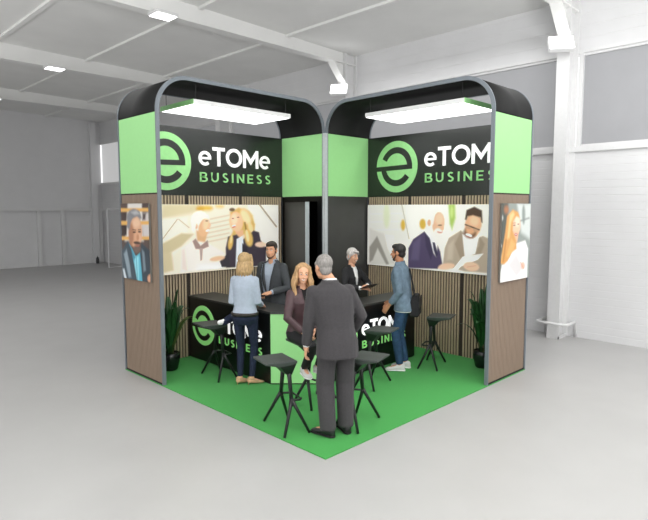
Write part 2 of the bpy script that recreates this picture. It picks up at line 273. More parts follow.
  ('E8C2A2',0.0265,[0.7,0.249,0.685,0.277,0.647,0.3,0.594,0.313,0.536,0.314,0.484,0.303,0.449,0.281,0.438,0.253,0.454,0.225,0.493,0.203,0.546,0.19,0.605,0.189,0.655,0.201,0.689,0.222]),
  ('E2B292',0.0199,[0.742,0.437,0.732,0.463,0.707,0.484,0.674,0.497,0.637,0.498,0.605,0.487,0.584,0.467,0.578,0.442,0.588,0.416,0.613,0.394,0.647,0.382,0.683,0.381,0.715,0.392,0.736,0.412]),
  ('85868A',0.0133,[0.212,0.311,0.251,0.159,0.467,0.072,0.689,0.103,0.762,0.19,0.613,0.162,0.432,0.194,0.353,0.254,0.307,0.352]),
  ('B4B5B8',0.0166,[0.39,0.115,0.573,0.087,0.698,0.135,0.508,0.146]),
  ('3E2C26',0.0066,[0.542,0.371,0.536,0.375,0.519,0.379,0.495,0.382,0.468,0.383,0.444,0.381,0.427,0.378,0.422,0.373,0.428,0.369,0.445,0.364,0.47,0.362,0.496,0.361,0.52,0.363,0.537,0.366]),
  ('3E2C26',0.0066,[0.725,0.362,0.719,0.367,0.705,0.371,0.683,0.373,0.66,0.374,0.639,0.372,0.624,0.369,0.62,0.365,0.625,0.36,0.64,0.356,0.662,0.353,0.685,0.353,0.706,0.354,0.72,0.358]),
  ('5A463C',0.0066,[0.415,0.344,0.547,0.35,0.553,0.34,0.422,0.334]),
  ('5A463C',0.0066,[0.623,0.344,0.729,0.338,0.726,0.328,0.621,0.334]),
  ('C8906E',0.0133,[0.649,0.436,0.643,0.454,0.628,0.469,0.609,0.478,0.587,0.479,0.569,0.471,0.557,0.457,0.554,0.438,0.56,0.42,0.575,0.404,0.595,0.396,0.616,0.395,0.634,0.403,0.646,0.417]),
  ('4A3A34',0.01,[0.7,0.512,0.683,0.521,0.644,0.528,0.591,0.531,0.533,0.53,0.483,0.526,0.45,0.517,0.441,0.508,0.459,0.499,0.499,0.492,0.553,0.489,0.61,0.49,0.659,0.495,0.691,0.503]),
  ('77655C',0.0199,[0.706,0.586,0.69,0.61,0.65,0.631,0.592,0.644,0.528,0.647,0.471,0.639,0.432,0.621,0.42,0.597,0.437,0.572,0.479,0.551,0.537,0.538,0.601,0.536,0.657,0.544,0.694,0.562]),
  ('A86A5C',0.0066,[0.657,0.545,0.649,0.55,0.628,0.555,0.597,0.558,0.562,0.559,0.531,0.558,0.51,0.555,0.502,0.551,0.511,0.546,0.533,0.541,0.564,0.538,0.598,0.537,0.629,0.538,0.65,0.541]),
  ('5FB9CF',0.01,[0.255,0.512,0.361,0.578,0.508,0.69,0.679,0.629,0.735,0.796,0.728,1.03,0.337,1.048,0.296,0.82]),
  ('93D6E2',0.0166,[0.448,0.693,0.61,0.685,0.611,1.017,0.461,1.028]),
  ('3F93AC',0.0066,[0.511,0.69,0.543,1.022,0.561,1.02,0.529,0.689]),
  ('4A8FA8',0.0133,[0.336,0.579,0.489,0.702,0.443,0.747,0.297,0.602]),
  ('46545E',0.0133,[-0.037,0.649,0.232,0.495,0.346,0.6,0.449,0.812,0.54,1.022,0.055,1.034,-0.041,0.951]),
  ('92A2AC',0.0166,[0.057,0.678,0.171,0.607,0.277,0.821,0.313,0.972,0.218,0.99]),
  ('3B464F',0.0133,[0.731,0.505,1.018,0.594,1.089,0.9,1.096,1.023,0.728,1.03,0.666,0.651]),
  ('7C8C96',0.0166,[0.735,0.584,0.819,0.623,0.857,0.852,0.775,0.878]),
  ('D8E2E8',0.0133,[-0.008,0.882,0.057,0.878,0.151,1.028,0.055,1.03]),
  ('D9A080',0.0133,[1.069,0.942,1.059,0.966,1.035,0.985,1.0,0.998,0.963,1.001,0.929,0.993,0.907,0.976,0.9,0.954,0.911,0.93,0.936,0.911,0.971,0.898,1.008,0.896,1.041,0.904,1.063,0.92]),
 ]),
 'SR': ('8E9690', [
  ('8E9690',0.0261,[-0.241,-0.04,1.053,-0.051,1.17,1.12,-0.163,1.015]),
  ('4A504A',0.0261,[-0.188,-0.021,0.192,-0.023,0.176,0.579,-0.042,0.673,-0.137,0.668]),
  ('D2D8D4',0.0327,[0.49,-0.004,0.995,-0.007,1.012,0.48,0.67,0.382]),
  ('8A948E',0.0196,[0.797,0.146,0.796,0.202,0.784,0.248,0.762,0.272,0.735,0.272,0.709,0.247,0.689,0.201,0.678,0.145,0.678,0.089,0.691,0.044,0.712,0.019,0.738,0.019,0.765,0.044,0.785,0.089]),
  ('7E8884',0.0131,[0.606,0.238,0.961,0.199,0.944,0.182,0.589,0.222]),
  ('A8704C',0.0261,[0.212,0.08,0.206,0.102,0.186,0.119,0.156,0.128,0.123,0.128,0.092,0.118,0.069,0.101,0.06,0.08,0.066,0.058,0.085,0.041,0.115,0.032,0.148,0.032,0.18,0.041,0.202,0.058]),
  ('C8CEC8',0.0163,[0.036,0.182,0.032,0.196,0.018,0.207,-0.002,0.213,-0.026,0.213,-0.048,0.207,-0.063,0.195,-0.069,0.181,-0.065,0.167,-0.052,0.156,-0.031,0.15,-0.007,0.15,0.014,0.156,0.03,0.168]),
  ('E8ECE8',0.0131,[0.011,0.531,0.008,0.541,0.0,0.55,-0.012,0.554,-0.027,0.553,-0.04,0.548,-0.049,0.539,-0.053,0.528,-0.051,0.518,-0.043,0.509,-0.03,0.505,-0.016,0.506,-0.003,0.511,0.007,0.52]),
  ('F2F0EF',0.0131,[-0.058,1.013,0.041,0.781,0.296,0.689,0.451,0.526,0.829,0.491,0.944,0.61,0.94,1.012]),
  ('DCD8D8',0.0196,[0.249,0.793,0.52,0.657,0.774,0.867,0.546,0.962]),
  ('E6E2E2',0.0163,[0.062,0.844,0.245,0.75,0.432,0.976,0.046,0.979]),
  ('ECC0A0',0.0131,[0.636,0.274,0.626,0.335,0.585,0.384,0.522,0.409,0.451,0.407,0.384,0.379,0.337,0.329,0.316,0.268,0.326,0.209,0.366,0.161,0.427,0.134,0.498,0.135,0.565,0.162,0.615,0.212]),
  ('F5D8C0',0.0196,[0.598,0.23,0.592,0.264,0.572,0.29,0.541,0.304,0.505,0.304,0.472,0.288,0.447,0.261,0.436,0.228,0.441,0.195,0.461,0.169,0.492,0.154,0.528,0.155,0.561,0.17,0.586,0.197]),
  ('E4B292',0.0131,[0.379,0.354,0.582,0.38,0.535,0.508,0.39,0.481]),
  ('D39A52',0.0131,[-0.014,0.757,0.116,0.369,0.164,0.163,0.344,0.076,0.541,0.112,0.605,0.187,0.476,0.165,0.368,0.227,0.368,0.354,0.504,0.485,0.525,0.593,0.358,0.629,0.233,0.733,0.11,0.774]),
  ('EAC488',0.0196,[0.25,0.142,0.369,0.101,0.418,0.143,0.303,0.247,0.263,0.435,0.193,0.454]),
  ('E0AE68',0.0196,[0.332,0.458,0.462,0.526,0.401,0.609,0.24,0.687,0.183,0.663]),
  ('B87E3C',0.0131,[0.133,0.451,0.059,0.739,0.102,0.743,0.177,0.454]),
  ('B03A48',0.0065,[0.538,0.405,0.533,0.412,0.519,0.418,0.499,0.42,0.476,0.42,0.455,0.416,0.44,0.409,0.434,0.402,0.439,0.395,0.452,0.389,0.473,0.386,0.496,0.387,0.517,0.391,0.532,0.397]),
  ('F4E8E6',0.0033,[0.52,0.402,0.517,0.404,0.507,0.405,0.494,0.406,0.478,0.405,0.464,0.404,0.455,0.402,0.451,0.4,0.454,0.398,0.464,0.397,0.478,0.397,0.493,0.397,0.507,0.398,0.517,0.4]),
  ('5A4038',0.0049,[0.464,0.281,0.459,0.284,0.447,0.286,0.429,0.287,0.409,0.287,0.39,0.285,0.378,0.283,0.373,0.28,0.377,0.277,0.389,0.275,0.408,0.274,0.428,0.275,0.446,0.276,0.459,0.279]),
  ('5A4038',0.0049,[0.595,0.269,0.591,0.271,0.58,0.274,0.564,0.274,0.546,0.274,0.53,0.273,0.518,0.27,0.514,0.267,0.518,0.265,0.529,0.263,0.545,0.262,0.563,0.262,0.579,0.263,0.591,0.266]),
  ('8A6448',0.0049,[0.372,0.256,0.474,0.253,0.471,0.247,0.369,0.249]),
  ('E8B8A0',0.0131,[0.843,0.832,0.838,0.853,0.819,0.868,0.791,0.876,0.759,0.874,0.729,0.863,0.707,0.845,0.698,0.823,0.703,0.803,0.722,0.787,0.75,0.779,0.782,0.781,0.812,0.792,0.834,0.81]),
  ('C89880',0.0065,[0.666,0.775,0.794,0.871,0.815,0.868,0.686,0.772]),
 ]),
}
# ---------------------------------------------------------------- materials of the place
M_floor = mat('pale epoxy floor', 'ABAAA9', .34, var=.03, scale=1.5, spec=.45)
M_wall = mat('white cladding', 'DCDCDD', .6, var=.02, scale=2)
M_ceil = mat('pale ceiling sheet', 'EAEAE8', .75, var=.03, scale=1.2)
M_steel = mat('white painted steel', 'DEDEDE', .5, var=.02)
M_pane = mat('frosted pane', '87878A', .5, var=.03, scale=3, emit=.18, ehex='F4F6F8')
M_panelit = mat('bright daylight pane', 'D8D8D8', .4, var=.02, emit=.35, ehex='FFFFFF')
M_black = mat('matt black laminate', '222222', .6, var=.06, scale=6, spec=.15)
M_inner = mat('dark grey laminate', '3C3C3B', .42, var=.06, scale=6, spec=.5)
M_sign = mat('black sign laminate', '202221', .27, var=.05, scale=5, spec=.6)
M_blk2 = mat('black counter laminate', '0E0F10', .3, var=.08, scale=5)
M_dark = mat('black gap lining', '0A0A0A', .8)
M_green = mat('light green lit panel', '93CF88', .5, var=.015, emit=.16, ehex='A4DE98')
M_carpet = mat('green carpet', '3C9744', .95, var=.10, scale=160, bump=.25, spec=.1, sheen=.15)
M_alu = mat('brushed aluminium', '757C83', .5, metal=.15, var=.05, scale=9, stretch=(1, 1, .1))
M_slat = mat('oak slats', 'B8A58B', .6, var=.16, scale=22, stretch=(6, 6, .35), bump=.1)
M_slatb = mat('dark slat backing', '352D26', .8)
M_wood = mat('oak end veneer', '8F7C6B', .6, var=.10, scale=20, stretch=(6, 6, .3))
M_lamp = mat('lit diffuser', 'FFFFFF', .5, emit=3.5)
M_capbounce = mat('light box end with painted green bounce', 'A5E19A', .4)  # green bounce from the panels, painted into the end face colour
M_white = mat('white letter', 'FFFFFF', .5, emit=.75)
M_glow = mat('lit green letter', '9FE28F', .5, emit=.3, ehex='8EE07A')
M_green2 = mat('green letter', '93CF88', .5, emit=.14, ehex='9AD98E')
M_white2 = mat('plain white letter', 'FFFFFF', .5, emit=.2)
M_cable = mat('dark cable', '222222', .6)
M_seatlit = mat('painted-lit stool plastic', '434746', .42, var=.06, scale=14, spec=.5)  # same stool plastic, paler: the light box's brightening is put into the colour
M_plastic = mat('charcoal stool plastic', '1D1E1F', .4, var=.08, scale=14, spec=.5)
ZC = 5.82
def zc(v): return ZC + .02 * (6.55 - v)
V1, U0, U1, V0 = 6.55, -7.5, 19.8, -9.0
# the floor, ceiling and walls (X = along one side of the stand, Y = along the other)
struct(MB().box(V0, U0, -.15, V1 + .2, U1 + .2, 0).obj('floor', M_floor))
b = MB(); b.prism([(V0, U0, zc(V0)), (V1 + .2, U0, zc(V1)), (V1 + .2, U1 + .2, zc(V1)), (V0, U1 + .2, zc(V0))], (0, 0, 0), (0, 0, .15))
ce = struct(b.obj('ceiling', M_ceil))
def ribbed(z0, z1, pitch):
    prof = [(0, z0)]; z = z0 + pitch
    while z < z1 - .03:
        prof += [(0, z - .014), (.004, z - .007), (0, z)]; z += pitch
    prof += [(0, z1), (.2, z1), (.2, z0)]
    return prof
def along_u(prof, u0, u1):          # profile (depth past the wall plane, z) swept along Y
    b = MB()
    b.rings([[(V1 + d, u, z) for d, z in prof] for u in (u0, u1)])
    return b
b = along_u(ribbed(0, 3.26, .125), U0, U1)
struct(b.obj('wall_right', M_wall))
struct(along_u(ribbed(4.95, zc(V1) + .02, .2), U0, U1).obj('wall_right_upper', M_wall))
struct(MB().box(V1 - .045, U0, 3.24, V1 + .2, U1, 3.33).obj('trim_1', M_steel))
struct(MB().box(V1 - .02, U0, 4.90, V1 + .2, U1, 4.96).obj('trim_2', M_steel))
COLS = [.52 - 5.07, .52, 5.59, 10.66, 15.73]
edges = [U0 + .1] + COLS + [U1]
for i in range(len(edges) - 1):
    a, c = edges[i] + (.16 if i else 0), edges[i + 1] - .16
    if i == 5:
        a2 = 18.25
        w = struct(MB().box(V1 + .06, a, 3.33, V1 + .1, a2 - .03, 4.9).obj('window_6', M_pane))
        w2 = struct(MB().box(V1 + .03, a2, 3.33, V1 + .07, c + .1, 4.9).obj('window_7', M_panelit))
        continue
    w = struct(MB().box(V1 + .06, a, 3.33, V1 + .1, c, 4.9).obj('window_%d' % (i + 1), M_pane))
    fr = MB()
    for y0 in (a - .04, c - .03): fr.box(V1 - .01, y0, 3.33, V1 + .07, y0 + .07, 4.9)
    fr.box(V1 + .02, a, 3.33, V1 + .07, c, 3.37)
    fr.box(V1 + .02, a, 4.86, V1 + .07, c, 4.9)
    fr.obj('window_frame', M_steel, w)
# end wall with rail, posts and skirting
struct(MB().box(V0, U1, 0, V1, U1 + .2, zc(0) + .1).obj('wall_back', M_wall))
struct(MB().box(V0 - .2, 11, 0, V0, U1, zc(0) + .2).obj('unseen_wall_left', M_wall))  # unseen partial side wall, added to keep daylight off the far left
struct(MB().box(V0, U1 - .12, 2.17, V1, U1, 2.27).obj('trim_3', M_steel))
b = MB()
for a, c in ((V0, 3.85), (4.25, 4.8), (5.0, 6.35)): b.box(a, U1 - .05, 0, c, U1, .12)
struct(b.obj('baseboard_back', M_steel))
n = 4
for v in (-2.2, .9, 4.0, 4.9, 6.42):
    struct(MB().box(v - .07, U1 - .1, 0, v + .07, U1, 2.2).obj('trim_%d' % n, M_steel)); n += 1
struct(MB().box(6.05, U1 - .2, 0, 6.3, U1, zc(6) - .1).obj('trim_%d' % n, M_wall)); n += 1
# portal frames: column on the window wall, beam across the hall, haunch between
for i, u in enumerate(COLS):
    b = MB()
    b.box(6.16, u - .105, 0, 6.19, u + .105, zc(6.2)); b.box(6.52, u - .105, 0, 6.55, u + .105, zc(6.5)); b.box(6.19, u - .02, 0, 6.52, u + .02, zc(6.5))
    b.box(6.16, u - .105, 0, 6.5, u - .09, .05)
    struct(b.obj('column', M_steel))
    b = MB()
    z0 = 5.58
    b.box(V0, u - .1, z0, 6.5, u + .1, z0 + .025); b.box(V0, u - .018, z0 + .025, 6.5, u + .018, 6.3)
    h = .5
    b.prism([(6.16, u - .018, z0), (6.16, u - .018, z0 - .4), (6.16 - h * .75, u - .018, z0)], (0, 0, 0), (0, .036, 0))
    b.prism([(6.17, u - .1, z0 - .4), (6.15, u - .1, z0 - .42), (6.15 - h * .75, u - .1, z0 - .0), (6.17 - h * .75, u - .1, z0 + .02)], (0, 0, 0), (0, .2, 0))
    struct(b.obj('beam', M_ceil))
for v in (-8.05, -5.95, -3.85, -1.75, .35, 2.35, 4.45):
    b = MB(); b.box(v - .04, U0, zc(v) - .045, v + .045, U1, zc(v) + .03)
    struct(b.obj('purlin', M_ceil))
# hall lamps under the beams
lamp0 = None
for u, lab in ((5.45, 'square white ceiling lamp nearest the stand, on the beam above its left arch'), (10.52, 'white ceiling lamp on the second beam, between two others on the left'), (15.59, 'white ceiling lamp farthest left, at the edge of the photograph')):
    t = thing('ceiling_lamp', lab, 'ceiling lamp', (1.55, u, 5.58), 0, 'ceiling lamps along the beams')
    MB().box(-.2, -.16, -.05, .2, .16, 0).obj('housing', M_steel, t)
    MB().box(-.18, -.14, -.06, .18, .14, -.048).obj('diffuser', mat('lit hall lamp', 'FFFFFF', .5, emit=6), t)
for u, lab in ((.52, 'white floodlight high on the nearest column, right of the stand'), (5.59, 'white floodlight behind the stand, seen above the joint of the arches')):
    t = thing('floodlight', lab, 'floodlight', (6.05, u, 4.98), 0, 'column floodlights')
    b = MB().box(-.04, -.2, -.15, .04, .2, .15); o = b.obj('housing', M_steel, t, bevel=.01)
    d = MB().box(-.052, -.185, -.135, -.038, .185, .135).obj('diffuser', mat('lit hall lamp', 'FFFFFF', .5, emit=6), t)
    br = MB().box(.03, -.03, -.1, .1, .03, .1).obj('bracket', M_steel, t)
    for q in (o, d): q.rotation_euler = Euler((0, math.radians(35), math.radians(35)), 'XYZ')
# tubular guard round the foot of the near column
g = tag(MB().tube([(6.5, .26, .02), (6.5, .26, .24), (6.47, .26, .28), (6.12, .26, .28), (6.07, .31, .28), (6.07, .74, .28), (6.12, .79, .28), (6.47, .79, .28), (6.5, .79, .24), (6.5, .79, .02)], .024, 10).obj('column_guard', M_steel, smooth=True), 'white tubular guard rail round the foot of the column', 'guard rail')
t = thing('pipe_frame', 'slim pale tubular frame standing far back beside the left end panel', 'barrier', (6.3, 17.2, 0))
b = MB(); b.tube([(-.7, 0, 2.24), (-.7, 0, .03), (.25, 0, .03)], .03, 8).obj('frame', M_wall, t)
MB().tube([(.2, 0, 0), (.2, 0, 2.24), (-.7, 0, 2.24)], .03, 8).obj('upright', M_wall, t)
b = MB(); b.lathe([(.02, 0), (.06, 0), (.065, .02), (.065, .2), (.04, .25), (.015, .27), (.015, .31)], (6.1, 19.4, 0), 16)
tag(b.obj('canister', mat('dark canister paint', '3A3A3C', .5), smooth=True), 'small dark canister on the floor at the far left corner', 'canister')
# ---------------------------------------------------------------- the stand
S, G, ZT, ZB, TOP, RR = 4.0, 2.936, 3.46, 2.465, 3.945, .46
tag(MB().box(0, 0, .0, S, S, .012).obj('green_carpet', M_carpet), 'square green carpet under the exhibition stand', 'carpet')
def arch_path(inset, n=24):         # outline of the arch: (across, z) from foot to foot
    a, c, top, r = inset, G - inset, TOP - inset, RR - inset
    p = [(a, 0), (a, top - r)]
    p += [(a + r - r * math.cos(PI/2*k/n), top - r + r * math.sin(PI/2*k/n)) for k in range(1, n + 1)]
    p += [(c - r + r * math.sin(PI/2*k/n), top - r + r * math.cos(PI/2*k/n)) for k in range(0, n + 1)]
    p += [(c, 0)]
    return p
def clip_low(p, z):                 # keep the part of the outline above z
    return [(p[0][0], z)] + p[1:-1] + [(p[-1][0], z)]
def build_arch(name, label, fl):
    # built for the left arch: X = across, Y = depth; fl swaps the axes for the right arch
    def T(x, y, z): return (y, x, z) if fl else (x, y, z)
    t = thing(name, label, 'exhibition wall', T(0, G, 0))
    o = Vector(T(0, G, 0))
    def P_(x, y, z): return Vector(T(x, y, z)) - o
    def bx(b, x0, y0, z0, x1, y1, z1):
        p, q = P_(x0, y0, z0), P_(x1, y1, z1)
        return b.box(min(p.x, q.x), min(p.y, q.y), p.z, max(p.x, q.x), max(p.y, q.y), q.z)
    # aluminium rims, front and rear
    for yy, dp in ((G, .02), (S - .03, .03)):
        A = [P_(x, yy, z + (.012 if z == 0 else 0)) for x, z in arch_path(0)]; B = [P_(x, yy, z + (.012 if z == 0 else 0)) for x, z in arch_path(.05)]
        MB().strip(A, B, False, P_(0, yy + dp, 0) - P_(0, yy, 0)).obj('aluminium_rim', M_alu, t)
    # black curved header between the rims
    A = [P_(x, G + .02, z) for x, z in clip_low(arch_path(.006), ZT)]; B = [P_(x, G + .02, z) for x, z in clip_low(arch_path(.044), ZT)]
    MB().strip(A, B, False, P_(0, S - .03, 0) - P_(0, G + .02, 0)).obj('header', M_black, t, True)
    # outer end panel: green band over slatted wood
    bx(MB(), .008, G + .025, ZB + .004, .042, S - .035, ZT - .003).obj('green_band', M_green, t)
    b = MB(); bx(b, .014, G + .02, .03, .04, S - .03, ZB)
    b.mi = 1; n = 27; w = (S - .05 - G - .04) / n
    for k in range(n):
        y = G + .032 + k * w; bx(b, .002, y, .04, .016, y + w * .74, ZB - .015)
    b.obj('end_panel', [M_slatb, M_wood], t)
    bx(MB(), .006, G + .02, .012, .04, S - .03, .035).obj('plinth', M_dark, t)
    # inner end panel beside the store
    bx(MB(), G - .042, G + .025, ZB + .004, G - .008, S - .06, ZT - .003).obj('green_band', M_green, t)
    if not fl:                       # door opening on this side
        bx(MB(), G - .042, G + .02, .012, G - .01, G + .14, ZB).obj('door_post', M_blk2, t)
        bx(MB(), G - .042, S - .13, .012, G - .01, S - .06, ZB).obj('door_post', M_blk2, t)
        bx(MB(), G - .042, G + .14, ZB - .08, G - .01, S - .13, ZB).obj('door_head', M_blk2, t)
    else:
        bx(MB(), G - .042, G + .02, .012, G - .01, S - .06, ZB).obj('inner_panel', M_inner, t)
    # slatted back wall
    b = MB(); bx(b, .05, S - .045, .012, G - .045, S - .035, ZB)
    b.mi = 1; p = .0496; k = 0; x = .055
    while x + .03 < G - .045:
        if abs((x + .015) % .992 - .496) < .47: bx(b, x, S - .06, .014, x + .027, S - .045, ZB - .002)
        x += p
    b.obj('slatted_back_wall', [M_slatb, M_slat], t)
    return t, P_, bx
# ------------- lettering: strokes of a geometric sans, drawn as ribbons with mitred joints
def arc(cx, cy, rx, ry, a0, a1, n=20): return [(cx + rx*math.cos(math.radians(a0+(a1-a0)*k/n)), cy + ry*math.sin(math.radians(a0+(a1-a0)*k/n))) for k in range(n+1)]
def glyph(ch, w):
    h = w / 2
    if ch == 'e': r = .39 - h; return .78, [([(.39 - r, .39), (.39 + r + h*.7, .39)], .115), (arc(.39, .38, r, r, 8, 312, 26), w * .88)]
    if ch == 'T': return .76, [[(0, 1 - h), (.76, 1 - h)], [(.38, 0), (.38, 1 - h)]]
    if ch == 'O': return 1.04, [arc(.52, .5, .52 - h, .51 - h, 0, 360, 36)]
    if ch == 'M': return 1.04, [[(h, 0), (h, 1)], [(1.04 - h, 0), (1.04 - h, 1)], [(h, .93), (.52, .33), (1.04 - h, .93)]]
    if ch == 'B': return .72, [[(h, 0), (h, 1)], [(h, 1 - h), (.42, 1 - h)] + arc(.42, .755 - h/4, .2, .245 - h*.75, 90, -90, 10) + [(h, .51)], [(h, .51), (.44, .51)] + arc(.44, .255 + h/4, .25, .255 - h*.75, 90, -90, 10) + [(h, h)]]
    if ch == 'U': return .76, [[(h, 1), (h, .38)] + arc(.38, .38, .38 - h, .38 - h, 180, 360, 16) + [(.76 - h, 1)]]
    if ch == 'S': return .62, [arc(.32, .735, .28 - h, .27 - h, 35, 250, 14)[:-1] + [(.32, .5)] + arc(.31, .265, .30 - h, .27 - h, 75, -145, 14)[1:]]
    if ch == 'I': return w, [[(h, 0), (h, 1)]]
    if ch == 'N': return .78, [[(h, 0), (h, 1)], [(.78 - h, 0), (.78 - h, 1)], [(h, .96), (.78 - h, .04)]]
    if ch == 'E': return .62, [[(h, 0), (h, 1)], [(h, 1 - h), (.62, 1 - h)], [(h, .5), (.57, .5)], [(h, h), (.62, h)]]
def word(par, mt, text, w, gap, width, height, org, ex, ez, en, depth):
    b = MB()
    # lays the word so it is exactly width x height; org = lower left, ex/ez in-plane axes, en outward
    gl = [glyph(c, w) for c in text]; tot = sum(g[0] for g in gl) + gap * (len(text) - 1)
    sx = width / tot; x0 = 0
    for adv, st in gl:
        if b.bm is None: b.bm = bmesh.new()
        for pl in st:
            w_ = w
            if isinstance(pl, tuple): pl, w_ = pl
            cl = len(pl) > 30 and math.dist(pl[0], pl[-1]) < 1e-6
            if cl: pl = pl[:-1]
            A, B = [], []; n = len(pl)
            for i, p in enumerate(pl):
                def d(a, c): q = (c[0]-a[0], c[1]-a[1]); l = math.hypot(*q) or 1; return (q[0]/l, q[1]/l)
                d0 = d(pl[i-1], p) if (i or cl) else d(p, pl[i+1]); d1 = d(p, pl[(i+1) % n]) if (i < n-1 or cl) else d0
                nx, ny = -(d0[1]+d1[1]), d0[0]+d1[0]; l = math.hypot(nx, ny) or 1; nx, ny = nx/l, ny/l
                c = max(.55, nx * -d0[1] + ny * d0[0]); k = w_ / 2 / c
                A.append((p[0]+nx*k, p[1]+ny*k)); B.append((p[0]-nx*k, p[1]-ny*k))
            to3 = lambda q: org + ex * ((x0 + q[0]) * sx) + ez * (q[1] * height)
            b.strip([to3(q) for q in A], [to3(q) for q in B], cl, en * depth)
        b.obj('letter', mt, par); b.bm = None
        x0 += adv + gap
def emblem(b, c, r, ex, ez, en):    # green disc, with a dark two-part "e" ring laid on it
    P3 = lambda x, y, o=0: c + ex * (x * r) + ez * (y * r) + en * o
    n = 56
    b.mi = 0
    b.prism([P3(math.cos(2*PI*k/n), math.sin(2*PI*k/n)) for k in range(n)], (0, 0, 0), en * .010)
    b.mi = 1
    def ring(a0, a1, r0=.52, r1=.76, k=26):
        A = [P3(r1*math.cos(math.radians(a0+(a1-a0)*i/k)), r1*math.sin(math.radians(a0+(a1-a0)*i/k))) for i in range(k+1)]
        B = [P3(r0*math.cos(math.radians(a0+(a1-a0)*i/k)), r0*math.sin(math.radians(a0+(a1-a0)*i/k))) for i in range(k+1)]
        b.strip(A, B, False, en * .0125)
    ring(2, 155); ring(183, 325)
    # the cross bar, running out through the left of the disc
    b.prism([P3(-1.01, .02), P3(-1.01, -.16), P3(.76, -.11), P3(.76, .07)], (0, 0, 0), en * .013)
def logo(t, c, r, ex, ez, en, mats, txt):
    b = MB(); emblem(b, c, r, ex, ez, en); b.obj('emblem', mats, t)
    k = r / .417
    org = c + ex * (r + .128 * k) - ez * (.03 * k)
    word(t, txt[0], 'eTOMe', .178, .075, 1.395 * k, .288 * k, org, ex, ez, en, .012)
    word(t, txt[1], 'BUSINESS', .15, .40, 1.375 * k, .145 * k, org + ex * .02 * k - ez * .246 * k, ex, ez, en, .012)
X, Y, Z = Vector((1, 0, 0)), Vector((0, 1, 0)), Vector((0, 0, 1))
for fl in (False, True):
    side = 'right' if fl else 'left'
    t, P_, bx = build_arch('booth_arch', 'black, green and wood slatted display arch on the %s half of the stand' % side, fl)
    # sign fascia on the back wall
    def T(x, y, z): return Vector((y, x, z)) if fl else Vector((x, y, z))
    org = T(1.468, S - .062, ZB)
    s = thing('sign', 'black eTOMe BUSINESS sign board across the %s back wall' % side, 'sign', org, 0, 'sign boards')
    def bs(b, x0, y0, z0, x1, y1, z1):
        p, q = T(x0, y0, z0) - org, T(x1, y1, z1) - org
        return b.box(min(p.x, q.x), min(p.y, q.y), p.z, max(p.x, q.x), max(p.y, q.y), q.z)
    bs(MB(), .052, S - .062, ZB, G - .046, S - .034, ZT).obj('board', M_sign, s)
    # the reading direction runs towards +X on the left wall (seen from inside), towards -Y on the right wall
    ex = -Y if fl else X; en = -X if fl else -Y
    c = (Vector((S - .062, 2.27, 2.953)) if fl else Vector((.676, S - .062, 2.953))) - org
    logo(s, c, .418, ex, Z, en, [M_green2, M_sign], (M_white2, M_green2))
    # hanging light box
    lo = T(1.31 if fl else 1.42, 3.43, 3.625)
    L = thing('light_box', 'long white light box hanging in the %s arch' % side, 'light', lo, 0, 'hanging light boxes')
    def bl(b, x0, y0, z0, x1, y1, z1):
        p, q = T(x0, y0, z0), T(x1, y1, z1)
        return b.box(min(p.x, q.x), min(p.y, q.y), p.z, max(p.x, q.x), max(p.y, q.y), q.z)
    bl(MB(), -.84, -.43, .006, .84, .43, .066).obj('housing', M_steel, L)
    bl(MB(), -.825, -.415, 0, .825, .415, .008).obj('diffuser', M_lamp, L)
    bl(MB(), -.846, -.43, .004, -.84, .43, .068).obj('bounce_end_cap', M_capbounce, L)
    for sx in (-.78, .78):
        for sy in (-.38, .38): MB().tube([T(sx, sy, .06), T(sx, sy, TOP - .045 - 3.625)], .004, 6).obj('cable', M_cable, L)
# the store behind the joint of the arches
t = thing('store_cubicle', 'black store cubicle in the back corner with its door ajar', 'store room', (G, G, 0))
D = S - G
MB().box(-.058, -.058, .012, -.001, -.001, ZT).obj('corner_post', mat('pale satin aluminium', 'C2C7CB', .45, metal=.1), t)
MB().box(.06, D - .05, .012, D, D, ZT).obj('rear_wall', M_blk2, t)
MB().box(D - .05, .06, .012, D, D - .05, ZT).obj('rear_wall', M_blk2, t)
MB().box(.004, .06, ZT - .04, D - .05, D - .05, ZT - .01).obj('roof', M_black, t)
MB().box(.06, .004, .012, D - .06, .016, ZT - .05).obj('lining', M_dark, t)
dr = bpy.data.objects.new('door', None); C.objects.link(dr); dr.parent = t
dr.location = (-.025, D - .135, 0); dr.rotation_euler = (0, 0, math.radians(-15))
MB().box(-.018, -.79, .03, .018, 0, ZB - .09).obj('door_leaf', M_inner, dr)
MB().box(-.045, -.80, .03, .022, -.785, ZB - .09).obj('edge_strip', mat('satin grey edge', 'B9C0C4', .4, metal=.3), dr)
